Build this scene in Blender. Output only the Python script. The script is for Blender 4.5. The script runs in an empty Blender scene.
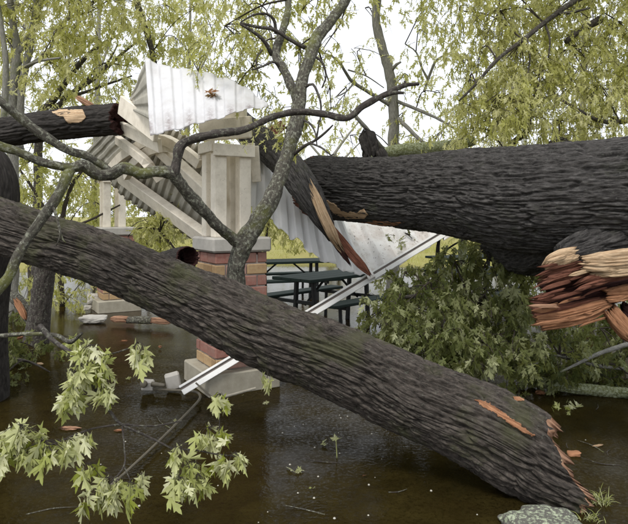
import bpy, math, random
import numpy as np
from mathutils import Vector, Matrix
from mathutils.bvhtree import BVHTree

SC = bpy.context.scene
COL = SC.collection
rng = np.random.default_rng(11)
random.seed(11)

# ------------------------------------------------------------------ camera, sky, sun, exposure
F, CX, HY, EYE = 600.0, 314.0, 215.0, 1.6
cam_d = bpy.data.cameras.new('camera')
cam_d.sensor_width = 36.0
cam_d.lens = F / 628.0 * 36.0
cam_d.shift_y = -(262.0 - HY) / 628.0
cam_d.clip_end = 900.0
cam = bpy.data.objects.new('camera', cam_d)
cam.location = (0, 0, EYE)
cam.rotation_euler = (math.radians(90), 0, 0)
COL.objects.link(cam)
SC.camera = cam

SUN_EL, SUN_AZ = math.radians(56), math.radians(205)   # high, behind the camera and to its left
world = bpy.data.worlds.new('World')
SC.world = world
world.use_nodes = True
wn, wl = world.node_tree.nodes, world.node_tree.links
wn.clear()
w_out = wn.new('ShaderNodeOutputWorld')
w_bg = wn.new('ShaderNodeBackground')
w_bg.inputs['Strength'].default_value = 0.13
w_sky = wn.new('ShaderNodeTexSky')
w_sky.sky_type = 'NISHITA'
w_sky.sun_disc = False
w_sky.sun_elevation = SUN_EL
w_sky.sun_rotation = SUN_AZ
w_sky.dust_density = 4.0
w_mix = wn.new('ShaderNodeMix')
w_mix.data_type = 'RGBA'
w_mix.inputs[0].default_value = 0.88                    # an even cloud sheet veils the blue
w_mix.inputs[7].default_value = (7.7, 7.95, 8.3, 1)
wl.new(w_sky.outputs[0], w_mix.inputs[6])
wl.new(w_mix.outputs[2], w_bg.inputs['Color'])
wl.new(w_bg.outputs[0], w_out.inputs['Surface'])

sun_d = bpy.data.lights.new('sun', 'SUN')
sun_d.energy = 1.5
sun_d.angle = math.radians(14)
sun_d.color = (1.0, 0.96, 0.9)
sun = bpy.data.objects.new('sun', sun_d)
sdir = Vector((math.sin(SUN_AZ) * math.cos(SUN_EL), math.cos(SUN_AZ) * math.cos(SUN_EL), math.sin(SUN_EL)))
sun.rotation_euler = sdir.to_track_quat('Z', 'Y').to_euler()
sun.location = (-4, -6, 14)
COL.objects.link(sun)

SC.view_settings.view_transform = 'Standard'
SC.view_settings.look = 'None'
SC.view_settings.exposure = 0.40
SC.view_settings.gamma = 1.0
SC.view_settings.use_curve_mapping = False
SC.render.engine = 'CYCLES'
SC.cycles.max_bounces = 6
SC.cycles.transparent_max_bounces = 16


# ------------------------------------------------------------------ helpers
def P(x, y, d):
    """photo position + distance -> world point"""
    return np.array([(x - CX) / F * d, d, EYE + (HY - y) / F * d])


def hash3(ix, iy, iz, seed):
    h = (ix * 374761393 + iy * 668265263 + iz * 2147483647 + seed * 974634777) & 0xFFFFFFFF
    h = ((h ^ (h >> 13)) * 1274126177) & 0xFFFFFFFF
    h = (h ^ (h >> 16)) & 0xFFFFFFFF
    return h.astype(np.float64) / 4294967295.0


def noise3(x, y, z, seed=0):
    """value noise in -1..1"""
    x, y, z = np.broadcast_arrays(np.asarray(x, float), np.asarray(y, float), np.asarray(z, float))
    ix, iy, iz = np.floor(x).astype(np.int64), np.floor(y).astype(np.int64), np.floor(z).astype(np.int64)
    fx, fy, fz = x - ix, y - iy, z - iz
    fx, fy, fz = [f * f * f * (f * (f * 6 - 15) + 10) for f in (fx, fy, fz)]
    r = 0
    for a in (0, 1):
        wx = fx if a else 1 - fx
        for b in (0, 1):
            wy = fy if b else 1 - fy
            for c in (0, 1):
                wz = fz if c else 1 - fz
                r = r + hash3(ix + a, iy + b, iz + c, seed) * wx * wy * wz
    return r * 2 - 1


def norm(v):
    v = np.asarray(v, float)
    return v / (np.linalg.norm(v, axis=-1, keepdims=True) + 1e-12)


class MB:
    """collects geometry; build() links it as one mesh object"""
    def __init__(self):
        self.v, self.f, self.n, self.uv, self.t = [], [], 0, [], []

    def add(self, v, f, uv=None, tint=None):
        v = np.asarray(v, float).reshape(-1, 3)
        self.v.append(v)
        for k in f if isinstance(f, list) and len(f) and isinstance(f[0], np.ndarray) else [np.asarray(f)]:
            if len(k):
                self.f.append(k + self.n)
        self.uv.append(np.zeros((len(v), 2)) if uv is None else np.asarray(uv, float).reshape(-1, 2))
        self.t.append(np.full(len(v), 0.5) if tint is None else np.broadcast_to(np.asarray(tint, float), (len(v),)))
        self.n += len(v)
        return self

    def mesh(self, name, origin=(0, 0, 0), smooth=True, mat=None):
        v = np.concatenate(self.v) - np.asarray(origin, float)
        me = bpy.data.meshes.new(name)
        me.vertices.add(len(v))
        me.vertices.foreach_set('co', v.ravel().astype(np.float32))
        loops = np.concatenate([f.ravel() for f in self.f]).astype(np.int32)
        sizes = np.concatenate([np.full(len(f), f.shape[1]) for f in self.f]).astype(np.int32)
        starts = np.concatenate([[0], np.cumsum(sizes)[:-1]]).astype(np.int32)
        me.loops.add(len(loops))
        me.loops.foreach_set('vertex_index', loops)
        me.polygons.add(len(sizes))
        me.polygons.foreach_set('loop_start', starts)
        me.update(calc_edges=True)
        me.polygons.foreach_set('use_smooth', np.full(len(sizes), smooth))
        uvl = me.uv_layers.new(name='UVMap')
        uvl.data.foreach_set('uv', np.concatenate(self.uv)[loops].ravel().astype(np.float32))
        at = me.attributes.new('tint', 'FLOAT', 'POINT')
        at.data.foreach_set('value', np.concatenate(self.t).astype(np.float32))
        if mat:
            me.materials.append(mat)
        me.validate()
        return me

    def build(self, name, mat, parent=None, smooth=True, label=None, origin=None):
        org = np.array(world_loc(parent)) if parent is not None else np.zeros(3) if origin is None else np.asarray(origin, float)
        me = self.mesh(name, org, smooth, mat)
        o = bpy.data.objects.new(name, me)
        COL.objects.link(o)
        if parent is not None:
            o.parent = parent
        else:
            o.location = org
        if label:
            o['label'] = label
        return o


def world_loc(o):
    l = Vector((0, 0, 0))
    while o is not None:
        l = l + o.location
        o = o.parent
    return l


def tag(o, label, cat, group=None, kind=None):
    if label:
        o['label'] = label
    if cat:
        o['category'] = cat
    if group:
        o['group'] = group
    if kind:
        o['kind'] = kind
    return o


def thing(name, label, cat, loc, group=None):
    o = bpy.data.objects.new(name, None)
    o.empty_display_size = 0.1
    COL.objects.link(o)
    o.location = Vector([float(c) for c in loc])
    return tag(o, label, cat, group)


def grid_faces(nu, nv, off=0):
    """grid of nu x nv vertices, index = i*nv + j"""
    i, j = np.meshgrid(np.arange(nu - 1), np.arange(nv - 1), indexing='ij')
    a = (i * nv + j).ravel() + off
    return np.stack([a, a + 1, a + nv + 1, a + nv], 1)


def spline(pts, n):
    """catmull-rom through rows of pts (any columns), resampled evenly by the length of the first three"""
    pts = np.asarray(pts, float)
    if len(pts) < 3:
        pts = np.array([pts[0], (pts[0] + pts[-1]) / 2, pts[-1]])
    p = np.vstack([2 * pts[0] - pts[1], pts, 2 * pts[-1] - pts[-2]])
    out = []
    t = np.linspace(0, 1, 14, endpoint=False)[:, None]
    for k in range(1, len(p) - 2):
        a, b, c, d = p[k - 1], p[k], p[k + 1], p[k + 2]
        out.append(0.5 * ((2 * b) + (-a + c) * t + (2 * a - 5 * b + 4 * c - d) * t ** 2 + (-a + 3 * b - 3 * c + d) * t ** 3))
    out = np.vstack(out + [pts[-1:]])
    L = np.concatenate([[0], np.cumsum(np.linalg.norm(np.diff(out[:, :3], axis=0), axis=1))])
    s = np.linspace(0, L[-1], n)
    return np.stack([np.interp(s, L, out[:, k]) for k in range(out.shape[1])], 1), s


def frames(c):
    """parallel-transported frames along a curve; the first side vector starts facing away from the camera (+y)"""
    t = norm(np.gradient(c, axis=0))
    a = np.zeros_like(c)
    v = np.array([0.0, 1.0, 0.02])
    if abs(t[0] @ v) > 0.9:
        v = np.array([1.0, 0, 0])
    for i in range(len(c)):
        v = v - t[i] * (v @ t[i])
        v = v / np.linalg.norm(v)
        a[i] = v
    return t, a, np.cross(t, a)


def pxpath(pts):
    """rows (px, py, d, r_px) -> rows (x,y,z,r)"""
    return np.array([np.append(P(x, y, d), r * d / F) for x, y, d, r in pts])


def tube(mb, path, seg=8, step=0.05, rough=0.0, seed=0, freq=18.0, caps=True, tint=None, nmin=3):
    """path rows (x,y,z,r); returns nothing, adds a tapering tube"""
    path = np.asarray(path, float)
    L = np.sum(np.linalg.norm(np.diff(path[:, :3], axis=0), axis=1))
    n = max(nmin, int(L / step) + 2)
    q, s = spline(path, n)
    c, r = q[:, :3], np.maximum(q[:, 3], 0.0004)
    t, a, b = frames(c)
    th = np.linspace(0, 2 * np.pi, seg + 1)
    cs, sn = np.cos(th), np.sin(th)
    rr = np.repeat(r[:, None], seg + 1, 1)
    if rough > 0:
        k = noise3(cs[None] * rr * freq + c[:, :1] * freq, sn[None] * rr * freq + c[:, 1:2] * freq, s[:, None] * freq * 0.6 + c[:, 2:] * 3, seed)
        k2 = noise3(cs[None] * 1.3 + 7.1, sn[None] * 1.3, s[:, None] * 4.0, seed + 5)
        rr = rr * (1 + rough * k + rough * 0.8 * k2)
    v = c[:, None] + rr[..., None] * (a[:, None] * cs[None, :, None] + b[:, None] * sn[None, :, None])
    uv = np.stack(np.broadcast_arrays(th[None] * np.mean(r), s[:, None]), -1)
    fs = [grid_faces(n, seg + 1)]
    vv, uu = v.reshape(-1, 3), uv.reshape(-1, 2)
    if caps:
        base = len(vv)
        vv = np.vstack([vv, c[0], c[-1]])
        uu = np.vstack([uu, [0, 0], [0, 0]])
        j = np.arange(seg)
        fs.append(np.stack([np.full(seg, base), j + 1, j], 1))
        e = (n - 1) * (seg + 1)
        fs.append(np.stack([np.full(seg, base + 1), e + j, e + j + 1], 1))
    mb.add(vv, fs, uu, tint)


def bark_height(cx, cy, s, rad, fw, fl, seed):
    """long plates parted by narrow furrows; cx, cy on the cylinder in metres"""
    wx = noise3(cx * 5, cy * 5, s * 2.0, seed + 1) * 0.020
    wy = noise3(cx * 5, cy * 5, s * 2.0, seed + 2) * 0.020
    n1 = noise3((cx + wx) / fw, (cy + wy) / fw, s / fl, seed + 3)
    n2 = noise3((cx + wy) / (fw * 0.62), (cy + wx) / (fw * 0.62), s / (fl * 0.7), seed + 4)
    n3 = noise3(cx / 0.05, cy / 0.05, s / 0.028, seed + 9)
    a = np.clip(np.abs(n1) / 0.25, 0, 1) ** 0.7
    b = np.clip(np.abs(n2) / 0.25, 0, 1)
    c = np.clip(np.abs(n3) / 0.12, 0, 1)
    fine = noise3(cx / 0.010, cy / 0.010, s / 0.026, seed + 6)
    flake = noise3(cx / 0.03, cy / 0.03, s / 0.08, seed + 7)
    return a * (0.72 + 0.14 * flake) + b * 0.34 + c * 0.06 + fine * 0.10 - 0.9


def log(mb, path, seg, nring, amp=0.014, fw=0.05, fl=0.26, seed=0, cut=None, lump=0.05, start_cap=True, end_cap=True):
    """big trunk with real bark relief. cut(theta)->metres taken from the far end. Returns the outer end ring."""
    q, s = spline(path, 400)
    c, r = q[:, :3], q[:, 3]
    t, a, b = frames(c)
    L = s[-1]
    th = np.linspace(0, 2 * np.pi, seg + 1)
    se = np.full(seg + 1, L) if cut is None else L - cut(th)
    f = np.linspace(0, 1, nring)[:, None]
    S = f * se[None]

    def ev(arr):
        return np.stack([np.interp(S, s, arr[:, k]) for k in range(3)], -1)
    C, A, B = ev(c), norm(ev(a)), norm(ev(b))
    R = np.interp(S, s, r)
    cs, sn = np.cos(th)[None], np.sin(th)[None]
    rl = np.mean(r)
    h = bark_height(cs * rl, sn * rl, S, rl, fw, fl, seed) * amp
    low = noise3(cs * 1.2 + 3.3, sn * 1.2 + 1.7, S * 1.6, seed + 8) * lump
    RR = R * (1 + low) + h
    V = C + RR[..., None] * (A * cs[..., None] + B * sn[..., None])
    V[:, -1] = V[:, 0]
    uv = np.stack(np.broadcast_arrays(th[None] * rl, S), -1)
    vv, uu = V.reshape(-1, 3), uv.reshape(-1, 2)
    fs = [grid_faces(nring, seg + 1)]
    j = np.arange(seg)
    if start_cap:
        b0 = len(vv)
        vv, uu = np.vstack([vv, C[0, 0]]), np.vstack([uu, [0, 0]])
        fs.append(np.stack([np.full(seg, b0), j + 1, j], 1))
    if end_cap:
        b0, e = len(vv), (nring - 1) * (seg + 1)
        vv, uu = np.vstack([vv, C[-1].mean(0)]), np.vstack([uu, [0, 0]])
        fs.append(np.stack([np.full(seg, b0), e + j, e + j + 1], 1))
    mb.add(vv, fs, uu)
    return dict(V=V, C=C, A=A, B=B, R=RR, th=th, axis=t)


def torn_end(mb, info, depth=0.22, seed=0, lip=0.02):
    """splintered wood inside a broken log: a jagged rim and fibres running back to a hollow"""
    V, C = info['V'][-1], info['C'][-1]
    ax = info['axis'][-1]
    m = len(V)
    th = info['th']
    rows = []
    ks = [1.0, 0.985, 0.9, 0.86, 0.74, 0.62, 0.48, 0.3, 0.12]
    back = [0.0, -0.5, -0.3, 0.25, 0.5, 0.55, 0.9, 0.75, 1.0]
    for i, (k, bk) in enumerate(zip(ks, back)):
        n = noise3(np.cos(th) * 7 * k, np.sin(th) * 7 * k, i * 0.8, seed)
        n2 = noise3(np.cos(th) * 22 * k, np.sin(th) * 22 * k, i * 1.7, seed + 1)
        off = bk * depth + (0 if i == 0 else (n * 0.35 + n2 * 0.25) * depth)
        if i == 1:
            off = -np.abs(n2) * lip * 0.8
        rows.append(C + (V - C) * k - ax[None] * np.broadcast_to(off, (m,))[:, None])
    G = np.array(rows)
    G[:, -1] = G[:, 0]
    uv = np.stack(np.broadcast_arrays(th[None] * 0.3, np.array(ks)[:, None]), -1)
    mb.add(G.reshape(-1, 3), [grid_faces(len(ks), m)[:, ::-1]], uv.reshape(-1, 2))


def box(mb, c, ax, ay, az, hx, hy, hz, bev=0.0):
    """box about c with unit axes; bev chamfers all edges"""
    c, ax, ay, az = [np.asarray(k, float) for k in (c, ax, ay, az)]
    if bev <= 0:
        s = np.array([[x, y, z] for x in (-1, 1) for y in (-1, 1) for z in (-1, 1)], float)
        v = c + s[:, :1] * hx * ax + s[:, 1:2] * hy * ay + s[:, 2:] * hz * az
        mb.add(v, np.array([[0, 1, 3, 2], [4, 6, 7, 5], [0, 4, 5, 1], [2, 3, 7, 6], [0, 2, 6, 4], [1, 5, 7, 3]]))
        return
    vs, idx = [], {}
    for x in (-1, 1):
        for y in (-1, 1):
            for z in (-1, 1):
                for k in range(3):
                    p = [x * hx, y * hy, z * hz]
                    for m in range(3):
                        if m != k:
                            p[m] -= (x, y, z)[m] * bev
                    idx[(x, y, z, k)] = len(vs)
                    vs.append(c + p[0] * ax + p[1] * ay + p[2] * az)
    q, tri = [], []
    for k in range(3):
        m, n = [(1, 2), (2, 0), (0, 1)][k]
        for s in (-1, 1):
            cor = []
            for (u, w) in ((-1, -1), (1, -1), (1, 1), (-1, 1)):
                e = [0, 0, 0]
                e[k], e[m], e[n] = s, u, w
                cor.append(idx[(*e, k)])
            q.append(cor if s > 0 else cor[::-1])
    for k in range(3):
        m, n = [(1, 2), (2, 0), (0, 1)][k]
        for sm in (-1, 1):
            for sn_ in (-1, 1):
                e0, e1 = [0, 0, 0], [0, 0, 0]
                e0[m], e0[n], e0[k] = sm, sn_, -1
                e1[m], e1[n], e1[k] = sm, sn_, 1
                cor = [idx[(*e0, m)], idx[(*e1, m)], idx[(*e1, n)], idx[(*e0, n)]]
                q.append(cor if sm * sn_ < 0 else cor[::-1])
    for x in (-1, 1):
        for y in (-1, 1):
            for z in (-1, 1):
                tr = [idx[(x, y, z, 0)], idx[(x, y, z, 1)], idx[(x, y, z, 2)]]
                tri.append(tr if x * y * z > 0 else tr[::-1])
    mb.add(np.array(vs), [np.array(q), np.array(tri)])


def beam(mb, p0, p1, w, h, up=(0, 0, 1), bev=0.006):
    """straight timber from p0 to p1: w across, h along 'up'"""
    p0, p1 = np.asarray(p0, float), np.asarray(p1, float)
    d = p1 - p0
    L = np.linalg.norm(d)
    d = d / L
    u = np.asarray(up, float)
    u = norm(u - d * (u @ d))
    s = np.cross(d, u)
    box(mb, (p0 + p1) / 2, d, s, u, L / 2, w / 2, h / 2, bev)


def curved_beam(mb, pts, w, h, up=(0, 0, 1), n=18):
    q, s = spline(pts, n)
    t = norm(np.gradient(q, axis=0))
    u = np.asarray(up, float)[None] - t * (t @ np.asarray(up, float))[:, None]
    u = norm(u)
    sd = np.cross(t, u)
    ring = [(-1, -1), (1, -1), (1, 1), (-1, 1)]
    V = np.stack([q + sd * (a * w / 2) + u * (b * h / 2) for a, b in ring], 1)
    fs = []
    for i in range(n - 1):
        for k in range(4):
            a, b = i * 4 + k, i * 4 + (k + 1) % 4
            fs.append([a, b, b + 4, a + 4])
    fs.append([3, 2, 1, 0])
    e = (n - 1) * 4
    fs.append([e, e + 1, e + 2, e + 3])
    mb.add(V.reshape(-1, 3), np.array(fs))


def corrugated(mb, e1, e2, nrib, amp, nu=120, nv=24, thick=0.003, warp=0.012, ragged=0.0, seed=0, flip=1):
    """ruled sheet between two edge curves (rows x,y,z); ribs run from e1 to e2"""
    a, _ = spline(e1, nu)
    b, _ = spline(e2, nu)
    u = np.linspace(0, 1, nu)
    w = np.linspace(0, 1, nv)[None, :, None]
    rg = noise3(u * nrib * 1.7, 3.3, 1.1, seed + 3) * ragged
    w = w * (1 + rg[:, None, None])
    G = a[:, None] * (1 - w) + b[:, None] * w
    du = np.gradient(G, axis=0)
    dv = np.gradient(G, axis=1)
    nr = norm(np.cross(du, dv)) * flip
    ph = (u * nrib) % 1.0
    prof = np.clip((0.26 - np.abs(ph - 0.5)) / 0.10, 0, 1)
    prof = prof * prof * (3 - 2 * prof)
    dent = noise3(G[..., 0] * 5, G[..., 1] * 5, G[..., 2] * 5, seed) * warp + noise3(G[..., 0] * 14, G[..., 1] * 14, G[..., 2] * 14, seed + 1) * warp * 0.35
    G = G + nr * (prof[:, None] * amp + dent)[..., None]
    G2 = G - nr * thick
    uv = np.stack(np.broadcast_arrays(u[:, None] * nrib, np.linspace(0, 1, nv)[None]), -1).reshape(-1, 2)
    n = nu * nv
    f = grid_faces(nu, nv)
    fs = [f, f[:, ::-1] + n]
    rim = []
    bnd = [(i * nv, (i + 1) * nv) for i in range(nu - 1)] + [((nu - 1) * nv + j, (nu - 1) * nv + j + 1) for j in range(nv - 1)] \
        + [((i + 1) * nv + nv - 1, i * nv + nv - 1) for i in range(nu - 1)] + [(j + 1, j) for j in range(nv - 1)]
    for p, q in bnd:
        rim.append([p, q, q + n, p + n])
    mb.add(np.vstack([G.reshape(-1, 3), G2.reshape(-1, 3)]), fs + [np.array(rim)], np.vstack([uv, uv]))
    return G


def shard(mb, path, w, h, seed=0, up=(0, 0, 1), n=44, m=72, jag=0.30, fib=0.13, tip=(0.8, 0.6)):
    """splintered timber: fibres run along the path, both ends ragged. w across the view, h along up"""
    q, s = spline(path, 60)
    L = s[-1]
    q = q[:, :3]
    t = norm(np.gradient(q, axis=0))
    u = np.asarray(up, float)
    U = norm(u[None] - t * (t @ u)[:, None])
    W = np.cross(t, U)
    th = np.linspace(0, 2 * np.pi, m + 1)
    cs, sn = np.cos(th), np.sin(th)
    sq = 1 / (np.abs(cs) ** 9 + np.abs(sn) ** 9) ** (1 / 9)
    k0 = (np.abs(noise3(cs * 4, sn * 4, 0.3, seed)) * 0.6 + np.abs(noise3(cs * 14, sn * 14, 0.9, seed + 6)) * 0.6) * jag * L
    k1 = (np.abs(noise3(cs * 4, sn * 4, 9.3, seed + 1)) * 0.6 + np.abs(noise3(cs * 14, sn * 14, 5.9, seed + 7)) * 0.6) * jag * L
    f = np.linspace(0, 1, n)[:, None]
    S = k0[None] + f * (L - k0 - k1)[None]
    g = [np.stack([np.interp(S, s, arr[:, k]) for k in range(3)], -1) for arr in (q, U, W)]
    prof = 1 - (1 - tip[0]) * np.clip(1 - f / 0.3, 0, 1) ** 1.5 - (1 - tip[1]) * np.clip((f - 0.7) / 0.3, 0, 1) ** 1.5
    fn = 1 + fib * noise3(cs[None] * 3, sn[None] * 3, f * 1.5, seed + 2) - fib * 0.9 * (1 - np.clip(np.abs(noise3(cs[None] * 7, sn[None] * 7, f * 1.8, seed + 3)) / 0.22, 0, 1)) + fib * 0.5 * noise3(cs[None] * 22, sn[None] * 22, f * 5, seed + 4)
    rr = sq[None] * prof * fn
    V = g[0] + (rr * sn[None] * h / 2)[..., None] * g[1] + (rr * cs[None] * w / 2)[..., None] * g[2]
    V[:, -1] = V[:, 0]
    uv = np.stack(np.broadcast_arrays(th[None] * 0.5 * (w + h) / 2, S), -1).reshape(-1, 2)
    vv = V.reshape(-1, 3)
    j = np.arange(m)
    b0 = len(vv)
    cA, cB = V[0].mean(0) + t[0] * 0.02, V[-1].mean(0) - t[-1] * 0.02
    vv = np.vstack([vv, cA, cB])
    uv = np.vstack([uv, [0, 0], [0.05, L]])
    e = (n - 1) * (m + 1)
    mb.add(vv, [grid_faces(n, m + 1), np.stack([np.full(m, b0), j + 1, j], 1), np.stack([np.full(m, b0 + 1), e + j, e + j + 1], 1)], uv)


def in_poly(x, y, poly):
    ins = np.zeros(x.shape, bool)
    n = len(poly)
    for i in range(n):
        x0, y0 = poly[i]
        x1, y1 = poly[(i + 1) % n]
        c = ((y0 > y) != (y1 > y)) & (x < (x1 - x0) * (y - y0) / (y1 - y0 + 1e-12) + x0)
        ins ^= c
    return ins


def bare_wood(target, poly, name, mat, lift=0.008, step=0.7, seed=0, label=None, grain=(1, 0)):
    """a patch of stripped wood lying on the real surface of 'target' (a part), with a ragged outline"""
    org = np.array(world_loc(target))
    me = target.data
    vs = np.empty(len(me.vertices) * 3, np.float32)
    me.vertices.foreach_get('co', vs)
    vs = vs.reshape(-1, 3) + org
    bvh = BVHTree.FromPolygons([Vector(v) for v in vs.tolist()], [tuple(p.vertices) for p in me.polygons])
    poly = np.asarray(poly, float)
    # ragged outline
    out = []
    for i in range(len(poly)):
        a, b = poly[i], poly[(i + 1) % len(poly)]
        n = max(2, int(np.linalg.norm(b - a) / 1.5))
        for k in range(n):
            out.append(a + (b - a) * k / n)
    out = np.array(out)
    out = out + np.stack([noise3(out[:, 0] * 0.5, out[:, 1] * 0.5, 1.5, seed), noise3(out[:, 0] * 0.5, out[:, 1] * 0.5, 7.5, seed + 1)], 1) * min(1.6, 0.22 * min(np.ptp(poly[:, 0]), np.ptp(poly[:, 1])) * (0.35 if min(np.ptp(poly[:, 0]), np.ptp(poly[:, 1])) > 12 else 0.5))
    x0, y0 = out.min(0) - 2
    x1, y1 = out.max(0) + 2
    gx, gy = np.arange(x0, x1, step), np.arange(y0, y1, step)
    X, Y = np.meshgrid(gx, gy, indexing='ij')
    ins = in_poly(X, Y, out)
    idx = -np.ones(X.shape, int)
    V, UV = [], []
    near = ins.copy()
    near[1:] |= ins[:-1]
    near[:-1] |= ins[1:]
    near[:, 1:] |= ins[:, :-1]
    near[:, :-1] |= ins[:, 1:]
    D = np.full(X.shape, np.nan)
    for i in range(X.shape[0]):
        for j in range(X.shape[1]):
            d = P(X[i, j], Y[i, j], 1.0) - np.array([0, 0, EYE])
            hit, nr, fi, dist = bvh.ray_cast(Vector((0, 0, EYE)), Vector(d).normalized())
            if hit is not None:
                D[i, j] = hit.y
    ok = ~np.isnan(D)
    med = np.nanmedian(D)
    S_, Wt = np.where(ok, D, 0.0), ok.astype(float)
    for _ in range(8):                           # the wood runs smoothly under the stripped bark
        for ax_ in (0, 1):
            S_ = (np.roll(S_, 1, ax_) + np.roll(S_, -1, ax_) + S_ * 2) / 4
            Wt = (np.roll(Wt, 1, ax_) + np.roll(Wt, -1, ax_) + Wt * 2) / 4
    Ds = S_ / np.maximum(Wt, 1e-6)
    gx_, gy_ = norm(np.array(grain, float))
    al, ac = X * gx_ + Y * gy_, -X * gy_ + Y * gx_
    rel = 0.004 * noise3(al * 0.05, ac * 0.9, 0.5, seed + 4) + 0.003 * noise3(al * 0.1, ac * 2.2, 2.5, seed + 5)
    for i in range(X.shape[0]):
        for j in range(X.shape[1]):
            if not near[i, j] or not ok[i, j]:
                continue
            dd = Ds[i, j] - lift - rel[i, j] if ins[i, j] else D[i, j] + 0.03
            idx[i, j] = len(V)
            V.append(P(X[i, j], Y[i, j], dd))
            UV.append((ac[i, j] * 0.008, al[i, j] * 0.008))
    fs = []
    for i in range(X.shape[0] - 1):
        for j in range(X.shape[1] - 1):
            k = [idx[i, j], idx[i + 1, j], idx[i + 1, j + 1], idx[i, j + 1]]
            if min(k) >= 0:
                fs.append(k[::-1])
    if not fs:
        return None
    par = list(range(len(V)))

    def root(i):
        while par[i] != i:
            par[i] = par[par[i]]
            i = par[i]
        return i
    for k in fs:
        for q in k[1:]:
            par[root(q)] = root(k[0])
    cnt = {}
    for k in fs:
        cnt[root(k[0])] = cnt.get(root(k[0]), 0) + 1
    best = max(cnt, key=cnt.get)
    fs = [k for k in fs if root(k[0]) == best]
    mp = {q: i for i, q in enumerate(sorted({q for k in fs for q in k}))}
    V, UV = [V[q] for q in mp], [UV[q] for q in mp]
    fs = [[mp[q] for q in k] for k in fs]
    mb = MB()
    mb.add(np.array(V), np.array(fs), np.array(UV))
    o = mb.build(name, mat, target.parent if target.parent else target, label=label)
    return o


# leaf outlines: silver maple, five deep lobes; stem end at the origin, tip at y = 1
def leaf_template(fine):
    if fine:
        half = [(0.05, -0.02), (0.26, -0.14), (0.15, 0.05), (0.08, 0.15), (0.28, 0.24), (0.50, 0.50), (0.31, 0.42), (0.28, 0.56), (0.18, 0.38), (0.06, 0.34), (0.11, 0.56), (0.25, 0.72), (0.11, 0.72), (0.08, 0.86)]
    else:
        half = [(0.20, -0.08), (0.08, 0.16), (0.42, 0.46), (0.07, 0.40), (0.15, 0.66)]
    o = [(0, 0.0)] + half + [(0, 1.0)] + [(-x, y) for x, y in half[::-1]]
    v = np.array([(0, 0.28, 0)] + [(x, y, 0) for x, y in o], float)
    n = len(o)
    f = np.array([[0, 1 + k, 1 + (k + 1) % n] for k in range(n)])
    return v, f


LEAF_FINE, LEAF_FAR = leaf_template(True), leaf_template(False)


def add_leaves(mb, pos, tip, size, fine=False, curl=0.35, tint=None):
    """pos N×3 stem ends, tip N×3 directions of the leaf tips, size N lengths"""
    T, Fc = LEAF_FINE if fine else LEAF_FAR
    N = len(pos)
    if N == 0:
        return
    y = norm(tip)
    r = norm(rng.normal(size=(N, 3)))
    x = norm(np.cross(y, r))
    z = np.cross(x, y)
    cw = rng.uniform(0.2, 1.0, N) * curl
    cl = rng.uniform(-0.6, 1.0, N) * curl
    wd = rng.uniform(0.6, 1.0, N)
    tx = T[None, :, 0] * wd[:, None]
    ty = np.broadcast_to(T[None, :, 1], tx.shape)
    tz = -np.abs(tx) ** 1.3 * cw[:, None] * 2.0 - ty ** 2 * cl[:, None] * 0.6
    V = pos[:, None] + size[:, None, None] * (tx[..., None] * x[:, None] + ty[..., None] * y[:, None] + tz[..., None] * z[:, None])
    Fs = (Fc[None] + (np.arange(N) * len(T))[:, None, None]).reshape(-1, 3)
    tt = rng.uniform(0, 1, N) if tint is None else np.clip(tint + rng.normal(0, 0.16, N), 0, 1)
    mb.add(V.reshape(-1, 3), [Fs], None, np.repeat(tt, len(T)))


def droop_twigs(tw, lf, starts, dirs, length, leaf, per, fine=False, fall=0.8, tint=None, r0=0.0035, seg=3):
    """hanging leafy twigs from starts: each bends from dir towards the ground, leaves along it"""
    allp, allt, alls, alln = [], [], [], []
    for k in range(len(starts)):
        L = length * random.uniform(0.55, 1.25)
        n = 6
        p = np.array(starts[k], float)
        d = norm(np.asarray(dirs[k], float))
        pts = [p.copy()]
        for i in range(n):
            d = norm(d + np.array([random.gauss(0, 0.18), random.gauss(0, 0.18), -fall * (i + 1) / n + random.gauss(0, 0.1)]))
            p = p + d * L / n
            pts.append(p.copy())
        pts = np.array(pts)
        if tw is not None:
            tube(tw, np.column_stack([pts, np.linspace(r0, r0 * 0.35, n + 1)]), seg, L / 4, caps=False)
        m = max(2, int(per * random.uniform(0.7, 1.3)))
        f = rng.uniform(0.12, 1.0, m) ** 0.8 * n
        i0 = np.minimum(f.astype(int), n - 1)
        fr = (f - i0)[:, None]
        q = pts[i0] * (1 - fr) + pts[i0 + 1] * fr
        off = norm(rng.normal(size=(m, 3)) + np.array([0, 0, 0.1])) * leaf * rng.uniform(0.15, 0.55, (m, 1))
        tip = norm(rng.normal(size=(m, 3)) * 0.55 + np.array([0, 0, -fall * 1.25]) + off / leaf * 0.8)
        allp.append(q + off)
        allt.append(tip)
        alls.append(leaf * rng.uniform(0.6, 1.2, m))
        alln.append(np.full(m, random.random() if tint is None else np.clip(random.gauss(tint, 0.22), 0, 1)))
    if allp:
        add_leaves(lf, np.vstack(allp), np.vstack(allt), np.concatenate(alls), fine, tint=np.concatenate(alln))


def clump_points(c, rx, ry, rz, n):
    p = norm(rng.normal(size=(n, 3))) * rng.uniform(0.1, 1.0, (n, 1)) ** 0.45
    return np.asarray(c) + p * np.array([rx, ry, rz])


# ------------------------------------------------------------------ materials
def new_mat(name):
    m = bpy.data.materials.new(name)
    m.use_nodes = True
    nt = m.node_tree
    nt.nodes.clear()
    out = nt.nodes.new('ShaderNodeOutputMaterial')
    return m, nt, out


def N(nt, typ, **kw):
    n = nt.nodes.new(typ)
    for k, v in kw.items():
        if k.startswith('i_'):
            key = k[2:]
            n.inputs[int(key) if key.isdigit() else key].default_value = v
        else:
            setattr(n, k, v)
    return n


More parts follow.
